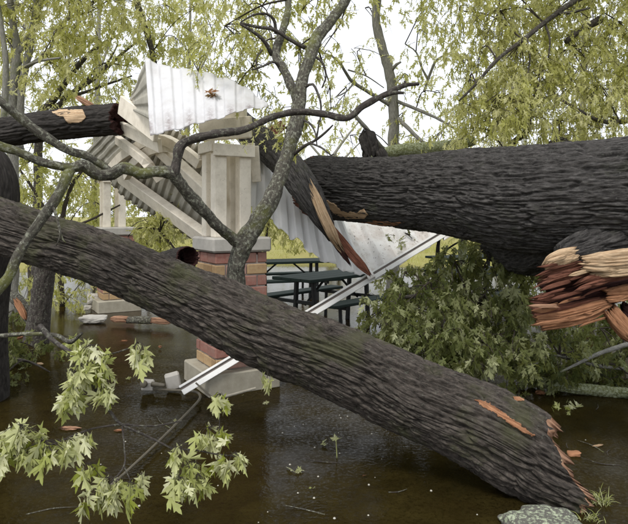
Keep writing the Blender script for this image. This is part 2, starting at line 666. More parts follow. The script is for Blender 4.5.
def coords(nt, kind='Object', scale=(1, 1, 1)):
    tc = N(nt, 'ShaderNodeTexCoord')
    mp = N(nt, 'ShaderNodeMapping')
    mp.inputs['Scale'].default_value = scale
    nt.links.new(tc.outputs[kind], mp.inputs['Vector'])
    return mp.outputs[0]


def ramp(nt, fac, stops):
    r = N(nt, 'ShaderNodeValToRGB')
    el = r.color_ramp.elements
    while len(el) < len(stops):
        el.new(0.5)
    for e, (p, c) in zip(el, stops):
        e.position = p
        e.color = (*c, 1)
    nt.links.new(fac, r.inputs[0])
    return r.outputs[0]


def noise_tex(nt, vec, scale, detail=5, rough=0.6):
    n = N(nt, 'ShaderNodeTexNoise')
    n.inputs['Scale'].default_value = scale
    n.inputs['Detail'].default_value = detail
    n.inputs['Roughness'].default_value = rough
    nt.links.new(vec, n.inputs['Vector'])
    return n.outputs[0]


def mixc(nt, fac, a, b, blend='MIX'):
    m = N(nt, 'ShaderNodeMix', data_type='RGBA', blend_type=blend)
    for sock, val in ((m.inputs[0], fac), (m.inputs[6], a), (m.inputs[7], b)):
        if isinstance(val, (tuple, float, int)):
            sock.default_value = (*val, 1) if isinstance(val, tuple) else val
        else:
            nt.links.new(val, sock)
    return m.outputs[2]


def bump(nt, h, strength, dist=0.01):
    b = N(nt, 'ShaderNodeBump')
    b.inputs['Strength'].default_value = strength
    b.inputs['Distance'].default_value = dist
    nt.links.new(h, b.inputs['Height'])
    return b.outputs[0]


def principled(nt, out, col, rough=0.8, nrm=None, spec=0.3, metal=0.0):
    p = N(nt, 'ShaderNodeBsdfPrincipled')
    if isinstance(col, tuple):
        p.inputs['Base Color'].default_value = (*col, 1)
    else:
        nt.links.new(col, p.inputs['Base Color'])
    if isinstance(rough, (float, int)):
        p.inputs['Roughness'].default_value = rough
    else:
        nt.links.new(rough, p.inputs['Roughness'])
    p.inputs['Specular IOR Level'].default_value = spec
    p.inputs['Metallic'].default_value = metal
    if nrm is not None:
        nt.links.new(nrm, p.inputs['Normal'])
    nt.links.new(p.outputs[0], out.inputs['Surface'])
    return p


def mat_bark(name, c0, c1, lich=None, lich_amt=0.5, moss=None, moss_lo=0.55):
    m, nt, out = new_mat(name)
    uv = coords(nt, 'UV', (1, 1, 1))
    uvs = coords(nt, 'UV', (75, 13, 1))
    ob = coords(nt, 'Object')
    big = noise_tex(nt, ob, 2.2, 4)
    fine = noise_tex(nt, uvs, 1.0, 9, 0.78)
    col = ramp(nt, fine, [(0.40, c0), (0.52, tuple((a_ + b_) * 0.5 for a_, b_ in zip(c0, c1))), (0.64, tuple(b_ * 1.25 for b_ in c1))])
    col = mixc(nt, ramp(nt, big, [(0.35, (0, 0, 0)), (0.7, (1, 1, 1))]), col, mixc(nt, 0.3, col, c1))
    if moss:
        mn = noise_tex(nt, ob, 3.1, 6, 0.65)
        col = mixc(nt, ramp(nt, mn, [(moss_lo, (0, 0, 0)), (moss_lo + 0.14, (0.75, 0.75, 0.75))]), col, moss)
    if lich:
        ln = noise_tex(nt, ob, 48, 6, 0.7)
        ln2 = noise_tex(nt, ob, 7, 3)
        add = N(nt, 'ShaderNodeMath', operation='ADD')
        nt.links.new(ln, add.inputs[0])
        nt.links.new(ln2, add.inputs[1])
        col = mixc(nt, ramp(nt, add.outputs[0], [(1.0 - lich_amt * 0.2, (0, 0, 0)), (1.07 - lich_amt * 0.2, (0.9, 0.9, 0.9))]) if False else
                   ramp(nt, ln, [(0.66 - lich_amt * 0.2, (0, 0, 0)), (0.76 - lich_amt * 0.2, (0.85, 0.85, 0.85))]), col, mixc(nt, ln2, lich, tuple(k * 0.6 for k in lich)))
    rn = N(nt, 'ShaderNodeTexNoise', noise_type='RIDGED_MULTIFRACTAL')
    rn.inputs['Scale'].default_value = 1.0
    rn.inputs['Detail'].default_value = 5
    nt.links.new(coords(nt, 'UV', (34, 7, 1)), rn.inputs['Vector'])
    hm = N(nt, 'ShaderNodeMath', operation='MULTIPLY_ADD')
    hm.inputs[1].default_value = -0.45
    nt.links.new(rn.outputs[0], hm.inputs[0])
    nt.links.new(fine, hm.inputs[2])
    nb = bump(nt, hm.outputs[0], 1.0, 0.014)
    principled(nt, out, col, 0.88, nb, 0.25)
    return m


def mat_wood(name, c0, c1, rough=0.7):
    m, nt, out = new_mat(name)
    uv = coords(nt, 'UV', (90, 6, 1))
    ob = coords(nt, 'Object')
    f = noise_tex(nt, uv, 1.0, 8, 0.75)
    g = noise_tex(nt, ob, 14, 6, 0.7)
    col = mixc(nt, ramp(nt, f, [(0.32, (0, 0, 0)), (0.68, (1, 1, 1))]), c0, c1)
    col = mixc(nt, ramp(nt, g, [(0.3, (0.72, 0.72, 0.72)), (0.7, (1, 1, 1))]), (0, 0, 0), col)
    principled(nt, out, col, rough, bump(nt, f, 1.0, 0.014), 0.15)
    return m


def mat_leaf(name, stops, trans=0.45):
    m, nt, out = new_mat(name)
    at = N(nt, 'ShaderNodeAttribute', attribute_name='tint')
    col = ramp(nt, at.outputs['Fac'], stops)
    n = noise_tex(nt, coords(nt, 'Object'), 40, 2)
    col = mixc(nt, ramp(nt, n, [(0.3, (0.8, 0.8, 0.8)), (0.7, (1, 1, 1))]), (0, 0, 0), col)
    p = N(nt, 'ShaderNodeBsdfPrincipled')
    nt.links.new(col, p.inputs['Base Color'])
    p.inputs['Roughness'].default_value = 0.55
    p.inputs['Specular IOR Level'].default_value = 0.25
    t = N(nt, 'ShaderNodeBsdfTranslucent')
    nt.links.new(mixc(nt, 0.4, col, (0.78, 0.78, 0.22)), t.inputs['Color'])
    mx = N(nt, 'ShaderNodeMixShader')
    mx.inputs[0].default_value = trans
    nt.links.new(p.outputs[0], mx.inputs[1])
    nt.links.new(t.outputs[0], mx.inputs[2])
    nt.links.new(mx.outputs[0], out.inputs['Surface'])
    return m


def mat_paint(name, c, dirt, amt=0.5, rough=0.55, scale=9.0, vary=False, chips=0.66):
    m, nt, out = new_mat(name)
    ob = coords(nt, 'Object')
    a = noise_tex(nt, ob, scale, 7, 0.68)
    b = noise_tex(nt, ob, 60, 4)
    col = mixc(nt, ramp(nt, a, [(0.50 - amt * 0.12, (0, 0, 0)), (0.85 - amt * 0.1, (amt, amt, amt))]), c, dirt)
    col = mixc(nt, ramp(nt, b, [(chips, (0, 0, 0)), (chips + 0.08, (0.6, 0.6, 0.6))]), col, dirt)
    if vary:
        oi = N(nt, 'ShaderNodeObjectInfo')
        col = mixc(nt, ramp(nt, oi.outputs['Random'], [(0.0, (0.55, 0.55, 0.55)), (1.0, (1, 1, 1))]), tuple(k * 0.5 for k in dirt), col)
    principled(nt, out, col, rough, bump(nt, b, 0.25, 0.004), 0.3)
    return m


M = {}
M['bark'] = mat_bark('dark_bark', (0.010, 0.008, 0.0068), (0.125, 0.106, 0.090), moss=(0.072, 0.074, 0.036), moss_lo=0.50, lich=(0.17, 0.175, 0.14), lich_amt=0.36)
M['bark_up'] = mat_bark('grey_bark', (0.010, 0.009, 0.0088), (0.110, 0.103, 0.098), moss=(0.055, 0.062, 0.034), moss_lo=0.58, lich=(0.16, 0.165, 0.145), lich_amt=0.36)
M['bark_left'] = mat_bark('black_bark', (0.018, 0.016, 0.015), (0.065, 0.058, 0.052))
M['limb'] = mat_bark('lichen_bark', (0.040, 0.035, 0.029), (0.14, 0.13, 0.105), lich=(0.40, 0.41, 0.32), lich_amt=0.74, moss=(0.17, 0.18, 0.05), moss_lo=0.52)
M['limb_dark'] = mat_bark('dark_limb_bark', (0.030, 0.025, 0.022), (0.11, 0.095, 0.085), lich=(0.30, 0.31, 0.24), lich_amt=0.6)
M['limb_pale'] = mat_bark('pale_bark', (0.14, 0.135, 0.12), (0.32, 0.31, 0.28), lich=(0.4, 0.42, 0.3), lich_amt=0.5, moss=(0.14, 0.16, 0.05))
M['moss'] = mat_bark('mossy_bark', (0.08, 0.085, 0.035), (0.22, 0.24, 0.10), lich=(0.46, 0.50, 0.34), lich_amt=1.0)
M['twig'] = mat_bark('twig_bark', (0.035, 0.028, 0.022), (0.09, 0.075, 0.06))
M['w_pale'] = mat_wood('pale_wood', (0.46, 0.28, 0.15), (0.86, 0.66, 0.44))
M['w_orange'] = mat_wood('orange_wood', (0.20, 0.075, 0.035), (0.62, 0.33, 0.18))
M['w_red'] = mat_wood('red_heartwood', (0.09, 0.03, 0.022), (0.38, 0.17, 0.11))
M['w_dark'] = mat_wood('dark_heartwood_and_hollow', (0.022, 0.012, 0.012), (0.10, 0.042, 0.036))
M['w_split'] = mat_wood('split_wood', (0.26, 0.12, 0.07), (0.74, 0.46, 0.30))
M['cream'] = mat_paint('cream_paint', (0.86, 0.79, 0.67), (0.36, 0.30, 0.21), 0.50, chips=0.63)
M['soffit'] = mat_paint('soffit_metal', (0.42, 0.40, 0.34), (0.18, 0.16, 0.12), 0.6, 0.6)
M['concrete'] = mat_paint('concrete', (0.40, 0.37, 0.30), (0.20, 0.18, 0.13), 0.7, 0.85, 6)
M['stone'] = mat_paint('cap_stone', (0.46, 0.44, 0.40), (0.26, 0.24, 0.21), 0.6, 0.85, 12)
M['mortar'] = mat_paint('mortar', (0.44, 0.38, 0.34), (0.28, 0.24, 0.21), 0.5, 0.9, 30)
M['brick_red'] = mat_paint('red_brick', (0.33, 0.135, 0.105), (0.40, 0.27, 0.22), 0.8, 0.9, 22, True, 0.58)
M['brick_tan'] = mat_paint('tan_brick', (0.50, 0.36, 0.20), (0.36, 0.21, 0.11), 0.8, 0.9, 22, True, 0.58)
M['brick_pink'] = mat_paint('pink_brick', (0.45, 0.29, 0.24), (0.30, 0.15, 0.12), 0.8, 0.9, 22, True, 0.58)
M['green'] = mat_paint('dark_green_coating', (0.005, 0.014, 0.0115), (0.013, 0.021, 0.018), 0.5, 0.8, 14)
M['black_metal'] = mat_paint('black_metal', (0.012, 0.014, 0.014), (0.04, 0.035, 0.03), 0.4, 0.5, 20)
M['trim'] = mat_paint('white_trim', (0.78, 0.78, 0.76), (0.45, 0.43, 0.38), 0.35, 0.4, 7)
M['trim_in'] = mat_paint('dark_trim_inside', (0.20, 0.17, 0.15), (0.10, 0.08, 0.07), 0.5, 0.5, 12)
M['pipe'] = mat_paint('weathered_pipe', (0.13, 0.115, 0.085), (0.06, 0.05, 0.036), 0.6, 0.5, 20)
M['rock'] = mat_bark('lichen_rock', (0.055, 0.052, 0.045), (0.15, 0.145, 0.125), lich=(0.46, 0.52, 0.36), lich_amt=0.85)
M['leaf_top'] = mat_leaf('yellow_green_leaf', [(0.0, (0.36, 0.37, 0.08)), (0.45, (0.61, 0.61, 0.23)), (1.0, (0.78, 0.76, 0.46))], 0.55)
M['leaf_far'] = mat_leaf('far_leaf', [(0.0, (0.28, 0.28, 0.06)), (0.5, (0.46, 0.45, 0.16)), (1.0, (0.58, 0.55, 0.28))], 0.45)
M['leaf_mid'] = mat_leaf('silver_green_leaf', [(0.0, (0.05, 0.068, 0.016)), (0.5, (0.14, 0.16, 0.05)), (1.0, (0.44, 0.46, 0.26))], 0.32)  # maple leaf with the shade of the fallen boughs put into darker stops
M['leaf_near'] = mat_leaf('wilted_maple_leaf', [(0.0, (0.26, 0.30, 0.04)), (0.4, (0.48, 0.51, 0.20)), (1.0, (0.70, 0.70, 0.46))], 0.35)
M['leaf_dead'] = mat_leaf('dead_leaf', [(0.0, (0.12, 0.04, 0.015)), (1.0, (0.34, 0.14, 0.05))], 0.2)


def mat_sheet():
    m, nt, out = new_mat('white_roof_metal')
    ob, uv = coords(nt, 'Object'), coords(nt, 'UV')
    a = noise_tex(nt, ob, 5, 7, 0.7)
    b = noise_tex(nt, ob, 26, 6, 0.7)
    col = mixc(nt, ramp(nt, a, [(0.52, (0, 0, 0)), (0.85, (0.4, 0.4, 0.4))]), (0.88, 0.88, 0.88), (0.60, 0.56, 0.52))
    col = mixc(nt, ramp(nt, b, [(0.64, (0, 0, 0)), (0.76, (0.35, 0.35, 0.35))]), col, (0.42, 0.36, 0.32))
    principled(nt, out, col, 0.42, bump(nt, a, 0.15, 0.01), 0.4)
    return m


def mat_sheet_stained():
    """the flung-up sheet: mould blooms where water sat in the pans at its lower rim"""
    m, nt, out = new_mat('stained_white_roof_metal')
    ob, uv = coords(nt, 'Object'), coords(nt, 'UV')
    a = noise_tex(nt, ob, 6, 6, 0.7)
    b = noise_tex(nt, ob, 30, 6, 0.75)
    sep = N(nt, 'ShaderNodeSeparateXYZ')
    nt.links.new(uv, sep.inputs[0])
    edge = ramp(nt, sep.outputs[1], [(0.66, (0, 0, 0)), (0.9, (1, 1, 1))])
    fr = N(nt, 'ShaderNodeMath', operation='FRACT')
    nt.links.new(sep.outputs[0], fr.inputs[0])
    pan = ramp(nt, fr.outputs[0], [(0.0, (1, 1, 1)), (0.25, (0, 0, 0)), (0.75, (0, 0, 0)), (1.0, (1, 1, 1))])
    bl = mixc(nt, 1.0, edge, mixc(nt, 0.35, pan, (0.4, 0.4, 0.4)), 'MULTIPLY')
    bl = mixc(nt, 1.0, bl, ramp(nt, b, [(0.34, (0, 0, 0)), (0.56, (1, 1, 1))]), 'MULTIPLY')
    col = mixc(nt, ramp(nt, a, [(0.45, (0, 0, 0)), (0.75, (0.6, 0.6, 0.6))]), (0.60, 0.60, 0.615), (0.42, 0.40, 0.38))
    col = mixc(nt, bl, col, (0.16, 0.115, 0.11))
    principled(nt, out, col, 0.42, bump(nt, a, 0.12, 0.01), 0.4)
    return m


def mat_sheet_dirty():
    m, nt, out = new_mat('dirty_roof_metal')
    ob, uv = coords(nt, 'Object'), coords(nt, 'UV')
    a = noise_tex(nt, ob, 4, 6, 0.65)
    b = noise_tex(nt, ob, 34, 5, 0.7)
    col = mixc(nt, ramp(nt, a, [(0.44, (0, 0, 0)), (0.68, (0.8, 0.8, 0.8))]), (0.82, 0.81, 0.80), (0.52, 0.45, 0.40))
    col = mixc(nt, ramp(nt, b, [(0.60, (0, 0, 0)), (0.66, (0.9, 0.9, 0.9))]), col, (0.11, 0.075, 0.055))
    principled(nt, out, col, 0.5, bump(nt, b, 0.3, 0.006), 0.35)
    return m


M['sheet'], M['sheet_stained'], M['sheet_dirty'] = mat_sheet(), mat_sheet_stained(), mat_sheet_dirty()


def mat_ground():
    m, nt, out = new_mat('mud_and_lawn')
    ob = coords(nt, 'Object')
    a = noise_tex(nt, ob, 1.3, 6, 0.65)
    b = noise_tex(nt, ob, 9, 6, 0.7)
    c = noise_tex(nt, ob, 60, 4, 0.7)
    mud = mixc(nt, ramp(nt, b, [(0.35, (0, 0, 0)), (0.65, (1, 1, 1))]), (0.040, 0.028, 0.013), (0.100, 0.072, 0.034))
    moss = mixc(nt, c, (0.05, 0.048, 0.010), (0.16, 0.145, 0.035))
    bed = mixc(nt, ramp(nt, a, [(0.44, (0, 0, 0)), (0.60, (1, 1, 1))]), mud, moss)
    lawn = mixc(nt, ramp(nt, c, [(0.3, (0, 0, 0)), (0.7, (1, 1, 1))]), (0.17, 0.17, 0.045), (0.42, 0.40, 0.15))
    lawn = mixc(nt, ramp(nt, a, [(0.35, (0, 0, 0)), (0.65, (0.6, 0.6, 0.6))]), lawn, (0.24, 0.19, 0.07))
    geo = N(nt, 'ShaderNodeNewGeometry')
    sep = N(nt, 'ShaderNodeSeparateXYZ')
    nt.links.new(geo.outputs['Position'], sep.inputs[0])
    far = N(nt, 'ShaderNodeMapRange')
    far.inputs[1].default_value, far.inputs[2].default_value = -0.05, 0.04     # lawn stands above the flooded hollow
    nt.links.new(sep.outputs[2], far.inputs[0])
    col = mixc(nt, far.outputs[0], bed, lawn)
    principled(nt, out, col, 0.9, bump(nt, c, 0.6, 0.02), 0.15)
    return m


def mat_water():
    m, nt, out = new_mat('murky_water')
    ob = coords(nt, 'Object')
    a = noise_tex(nt, ob, 5, 4, 0.5)
    b = noise_tex(nt, ob, 34, 3, 0.5)
    ad = N(nt, 'ShaderNodeMath', operation='ADD')
    nt.links.new(a, ad.inputs[0])
    nt.links.new(b, ad.inputs[1])
    nr = bump(nt, ad.outputs[0], 0.16, 0.012)
    fr = N(nt, 'ShaderNodeFresnel')
    fr.inputs[0].default_value = 1.33
    nt.links.new(nr, fr.inputs['Normal'])
    gl = N(nt, 'ShaderNodeBsdfGlossy')
    gl.inputs['Roughness'].default_value = 0.06
    nt.links.new(nr, gl.inputs['Normal'])
    tr = N(nt, 'ShaderNodeBsdfTransparent')
    tr.inputs[0].default_value = (0.74, 0.66, 0.43, 1)
    mx = N(nt, 'ShaderNodeMixShader')
    nt.links.new(fr.outputs[0], mx.inputs[0])
    nt.links.new(tr.outputs[0], mx.inputs[1])
    nt.links.new(gl.outputs[0], mx.inputs[2])
    f1 = noise_tex(nt, ob, 2.2, 8, 0.7)
    f2 = noise_tex(nt, ob, 38, 6, 0.75)
    fm = mixc(nt, 1.0, ramp(nt, f1, [(0.30, (0.55, 0.55, 0.55)), (0.55, (1, 1, 1))]), ramp(nt, f2, [(0.34, (0.25, 0.25, 0.25)), (0.52, (0.92, 0.92, 0.92))]), 'MULTIPLY')
    sp_ = N(nt, 'ShaderNodeSeparateXYZ')
    nt.links.new(N(nt, 'ShaderNodeNewGeometry').outputs['Position'], sp_.inputs[0])
    clr = N(nt, 'ShaderNodeMapRange')                # silt film dulls the reflected sky; thinned with distance so far water mirrors it
    for k_, v_ in ((1, 6.3), (2, 9.0), (3, 1.0), (4, 0.12)):
        clr.inputs[k_].default_value = v_
    nt.links.new(sp_.outputs[1], clr.inputs[0])
    fm = mixc(nt, 1.0, fm, clr.outputs[0], 'MULTIPLY')
    df = N(nt, 'ShaderNodeBsdfDiffuse')
    nt.links.new(mixc(nt, noise_tex(nt, ob, 6, 5), (0.011, 0.0075, 0.0028), (0.046, 0.035, 0.010)), df.inputs['Color'])
    mf_ = N(nt, 'ShaderNodeMixShader')
    nt.links.new(fm, mf_.inputs[0])
    nt.links.new(mx.outputs[0], mf_.inputs[1])
    nt.links.new(df.outputs[0], mf_.inputs[2])
    nt.links.new(mf_.outputs[0], out.inputs['Surface'])
    return m


def mat_slab():
    m, nt, out = new_mat('wet_concrete')
    ob = coords(nt, 'Object')
    a = noise_tex(nt, ob, 1.6, 5, 0.6)
    b = noise_tex(nt, ob, 14, 6, 0.7)
    col = mixc(nt, ramp(nt, b, [(0.3, (0, 0, 0)), (0.7, (1, 1, 1))]), (0.055, 0.036, 0.022), (0.125, 0.088, 0.058))
    col = mixc(nt, ramp(nt, a, [(0.45, (0, 0, 0)), (0.6, (0.7, 0.7, 0.7))]), col, (0.06, 0.048, 0.028))
    rg = ramp(nt, a, [(0.35, (0.08, 0.08, 0.08)), (0.6, (0.36, 0.36, 0.36))])
    principled(nt, out, col, rg, bump(nt, b, 0.08, 0.004), 0.5)
    return m


M['ground'], M['water'], M['slab'] = mat_ground(), mat_water(), mat_slab()
mf, ntf, outf = new_mat('foam')
principled(ntf, outf, (0.42, 0.40, 0.34), 0.3, None, 0.5)
M['foam'] = mf

# ------------------------------------------------------------------ the setting
xs = np.concatenate([[-320, -120, -60, -34], np.arange(-24, 24.1, 0.4), [34, 60, 120, 320]])
ys = np.concatenate([[-60, -20, -8], np.arange(-4, 44.1, 0.4), [60, 90, 140, 220, 420]])
X, Y = np.meshgrid(xs, ys, indexing='ij')
rise = np.clip((np.sqrt((X + 0.5) ** 2 + (Y - 5) ** 2) - 12.0) / 5.0, 0, 1)
Z = -0.11 + rise * 0.30 + noise3(X * 0.8, Y * 0.8, 0.2, 3) * 0.025 * (1 - rise * 0.3)
mb = MB()
mb.add(np.stack([X, Y, Z], -1).reshape(-1, 3), [grid_faces(len(xs), len(ys))[:, ::-1]])
tag(mb.build('ground', M['ground']), 'muddy ground rising to a far lawn', None, kind='structure')

mb = MB()
a = np.linspace(0, 2 * np.pi, 97)[:-1]
mb.add(np.vstack([np.column_stack([-0.5 + 15 * np.cos(a), 5 + 15 * np.sin(a), np.zeros(96)]), [[-0.5, 5, 0]]]),
       [np.stack([np.arange(96), (np.arange(96) + 1) % 96, np.full(96, 96)], 1)])
tag(mb.build('flood_water', M['water']), 'shallow murky brown flood water', None, kind='structure')

RU = np.array([math.cos(math.radians(30)), math.sin(math.radians(30)), 0])
RV = np.array([-RU[1], RU[0], 0])
ZUP = np.array([0, 0, 1.0])
PIER = np.array([-0.79, 5.72, 0])                # centre of the front pier
mb = MB()
c = PIER + RU * 2.85 + RV * 2.7
box(mb, c + ZUP * -0.069, RU, RV, ZUP, 3.55, 3.35, 0.062, 0.012)
tag(mb.build('shelter_slab', M['slab'], smooth=False), 'wet concrete floor slab of the picnic shelter', None, kind='structure')
SLAB = -0.007


# ------------------------------------------------------------------ shelter columns
brick_mesh = {}
for k in ('brick_red', 'brick_tan', 'brick_pink'):
    mb = MB()
    box(mb, (0, 0, 0), (1, 0, 0), (0, 1, 0), (0, 0, 1), 0.099, 0.045, 0.046, 0.007)
    brick_mesh[k] = mb.mesh('brick', (0, 0, 0), False, M[k])


def column(base, label, full=True, seed=0):
    rnd = random.Random(seed)
    t = thing('shelter_column', label, 'column', base, 'standing columns of the wrecked shelter')
    b = np.asarray(base, float)
    mb = MB()
    box(mb, b + ZUP * 0.10, RU, RV, ZUP, 0.35, 0.35, 0.10, 0.012)
    mb.build('concrete_base', M['concrete'], t, False)
    mb = MB()
    box(mb, b + ZUP * 0.72, RU, RV, ZUP, 0.243, 0.243, 0.52, 0.004)
    pier = mb.build('brick_pier', M['mortar'], t, False)
    nc = 10
    ch = 1.06 / nc
    for r in range(nc):
        z = 0.205 + (r + 0.5) * ch
        for side in range(4):
            ang = math.radians(30) + side * math.pi / 2
            ux = np.array([math.cos(ang), math.sin(ang), 0])
            nx = np.array([math.sin(ang), -math.cos(ang), 0])
            offs = (-0.172, 0.051, 0.235) if (r + side) % 2 else (-0.235, -0.051, 0.172)
            for j, o_ in enumerate(offs):
                hx = 0.099
                sc = 1.0
                if abs(o_) > 0.2:
                    sc = 0.42
                    o_ = math.copysign(0.206, o_)
                elif abs(o_) > 0.1:
                    o_ = math.copysign(0.155, o_)
                kind = ('brick_tan' if (r % 2 == 0) else 'brick_red')
                q = rnd.random()
                if q < 0.18:
                    kind = 'brick_pink'
                elif q < 0.3:
                    kind = 'brick_red' if kind == 'brick_tan' else 'brick_tan'
                bo = bpy.data.objects.new('brick', brick_mesh[kind])
                COL.objects.link(bo)
                bo.parent = pier
                p = ux * o_ + nx * (0.213 + rnd.uniform(-0.003, 0.004))
                bo.location = (p[0], p[1], z)
                bo.rotation_euler = (0, 0, ang + rnd.uniform(-0.008, 0.008))
                bo.scale = (sc, 1, 1)
    mb = MB()
    box(mb, b + ZUP * 1.335, RU, RV, ZUP, 0.29, 0.29, 0.068, 0.018)
    mb.build('stone_cap', M['stone'], t, False)
    for su in (-1, 1):
        for sv in (-1, 1):
            mb = MB()
            box(mb, b + ZUP * 1.80 + RU * su * 0.122 - RU * 0.05 + RV * sv * 0.122, RU, RV, ZUP, 0.058, 0.058, 0.397, 0.006)
            mb.build('post', M['cream'], t, False)
    for sv in (-1, 1):
        mb = MB()
        box(mb, b + ZUP * 2.20 + RV * sv * 0.204 - RU * 0.05, RU, RV, ZUP, 0.20, 0.022, 0.056, 0.005)
        mb.build('crossbar', M['cream'], t, False)
    for su in (-1, 1):
        mb = MB()
        box(mb, b + ZUP * 2.235 + RU * (su * 0.20 - 0.05), RU, RV, ZUP, 0.02, 0.178, 0.05, 0.005)
        mb.build('crossbar', M['cream'], t, False)
    return t


column((PIER[0], PIER[1], SLAB), 'near brick and cream timber column behind the leaning lichen-covered tree', seed=2)
PIER2 = PIER + RV * 5.15
column((PIER2[0], PIER2[1], SLAB), 'far brick and cream timber column seen past the drooping roof beams', seed=5)

# ------------------------------------------------------------------ collapsed roof
roof = thing('collapsed_roof', 'crumpled white metal shelter roof with cream beams crushed under the big trunk', 'roof', P(190, 230, 6.6))


def rp(name, mb, mat, smooth=False, label=None):
    return mb.build(name, M[mat], roof, smooth, label)


def px3(rows):
    return np.array([P(*r) for r in rows])


mb = MB()
corrugated(mb, px3([(145, 57, 5.50), (166, 66, 5.46), (200, 71, 5.4), (232, 81, 5.32), (254, 93, 5.25), (267, 103, 5.2)]),
           px3([(150, 136, 5.0), (166, 132, 4.98), (185, 127, 4.98), (205, 122, 5.0), (225, 116, 5.02), (245, 109, 5.08), (268, 107, 5.18)]),
           6.0, 0.016, 150, 40, warp=0.010, ragged=0.02, seed=4, flip=1)
rp('roof_sheet', mb, 'sheet_stained', True, 'flung-up white sheet with mould blooms along its lower rim')
mb = MB()
corrugated(mb, px3([(145, 58, 5.52), (148, 88, 5.4), (152, 120, 5.28)]), px3([(131, 98, 6.3), (129, 103, 6.3), (128, 108, 6.3)]), 3.0, 0.015, 40, 16, warp=0.01, seed=7)
rp('roof_sheet', mb, 'soffit', True, 'grey underside of a folded sheet')
# hanging slope, seen from below
mb = MB()
corrugated(mb, px3([(122, 112, 6.9), (150, 118, 6.6), (182, 135, 6.25), (232, 172, 5.95)]),
           px3([(84, 154, 8.7), (122, 196, 8.2), (156, 218, 7.4), (206, 248, 6.5)]), 17, 0.03, 260, 20, warp=0.012, seed=9)
rp('roof_deck', mb, 'soffit', True, 'ribbed underside of the hanging roof slope')
nrm_deck = norm(np.cross(P(206, 248, 6.5) - P(122, 112, 6.9), P(84, 154, 8.7) - P(122, 112, 6.9)))
if nrm_deck[1] > 0:
    nrm_deck = -nrm_deck
for p0, p1, w, h in (((120, 176, 7.75), (212, 243, 6.05), 0.10, 0.17), ((152, 142, 6.55), (222, 206, 5.72), 0.10, 0.15)):
    mb = MB()
    e = norm(P(*p1) - P(*p0))
    beam(mb, P(*p0), P(*p1), w, h, up=np.cross(e, nrm_deck))
    rp('rafter', mb, 'cream')
mb = MB()
beam(mb, P(121, 105, 6.35), P(157, 132, 5.65), 0.05, 0.20, up=(0, 0, 1))
rp('fascia_board', mb, 'cream')
mb = MB()
beam(mb, P(116, 125, 6.75), P(160, 146, 5.8), 0.045, 0.14, up=(0, -0.4, 1))
rp('fascia_board', mb, 'cream')
for pts, h in (([(110, 170, 7.5), (122, 157, 7.1), (136, 148, 6.75), (152, 140, 6.4), (168, 141, 6.1), (182, 150, 6.0)], 0.10),
               ([(126, 176, 7.25), (135, 163, 6.9), (148, 152, 6.55), (164, 147, 6.25), (182, 150, 6.0), (200, 164, 5.9)], 0.10),
               ([(118, 140, 6.95), (133, 151, 6.6), (146, 162, 6.35), (160, 180, 6.4)], 0.09)):
    mb = MB()
    curved_beam(mb, px3(pts), 0.07, h, up=(0, -0.25, 1))
    rp('arch_brace', mb, 'cream')
mb = MB()
corrugated(mb, px3([(107, 131, 7.3), (122, 138, 7.0), (138, 148, 6.8)]), px3([(85, 155, 8.1), (98, 160, 7.8), (114, 168, 7.5)]), 4, 0.012, 50, 14, warp=0.01, seed=17)
rp('roof_deck', mb, 'soffit', True, 'small dull soffit panel at the gable corner')
# header boards over the near column
for x0, x1, y0, y1, d0, d1, hh in ((200, 251, 131, 127, 5.75, 5.55, 0.20), (206, 246, 119, 116, 5.9, 5.7, 0.16)):
    mb = MB()
    beam(mb, P(x0, y0, d0), P(x1, y1, d1), 0.05, hh)
    rp('header_beam', mb, 'cream')
mb = MB()
beam(mb, P(254, 146, 5.75), P(257, 182, 5.8), 0.09, 0.05, up=(0, -1, 0))
rp('hanger_board', mb, 'cream')
mb = MB()
tube(mb, np.array([np.append(P(249.5, 160, 5.70), 0.010), np.append(P(249.5, 160, 5.66), 0.010), np.append(P(249.5, 160, 5.655), 0.004)]), 10, 0.01)
rp('bolt', mb, 'black_metal', True)
# crushed slope to the right
mb = MB()
corrugated(mb, px3([(254, 144, 6.25), (277, 158, 6.3), (307, 184, 6.35), (338, 210, 6.4)]),
           px3([(252, 209, 5.98), (270, 219, 5.95), (301, 242, 5.93), (329, 263, 5.95), (369, 278, 6.0)]), 7.0, 0.045, 150, 30, warp=0.015, ragged=0.05, seed=12)
rp('roof_sheet', mb, 'sheet', True, 'bright white ribbed sheet sliding down behind the column')
mb = MB()
corrugated(mb, px3([(334, 212, 6.75), (365, 208, 6.95), (405, 203, 7.2), (450, 196, 7.6), (500, 190, 8.0)]),
           px3([(369, 281, 6.02), (398, 263, 6.35), (430, 244, 6.7), (468, 224, 7.2), (510, 212, 7.7)]), 6.5, 0.075, 190, 30, warp=0.008, ragged=0.03, seed=15)
rp('roof_sheet', mb, 'sheet_dirty', True, 'grimy ribbed sheet with torn coating under the big trunk')
mb = MB()
curved_beam(mb, px3([(251, 158, 5.86), (252, 180, 5.86), (250, 206, 5.84)]), 0.012, 0.09, up=(1, 0.2, 0))
rp('edge_trim', mb, 'trim')
mb = MB()
shard(mb, px3([(262, 140, 6.9), (278, 128, 6.95), (284, 123, 7.0)]), 0.10, 0.12, 31)
tag(mb.build('broken_board', M['w_red'], origin=P(262, 140, 6.9)), 'reddish broken board sticking up behind the lichen-covered tree', 'board')

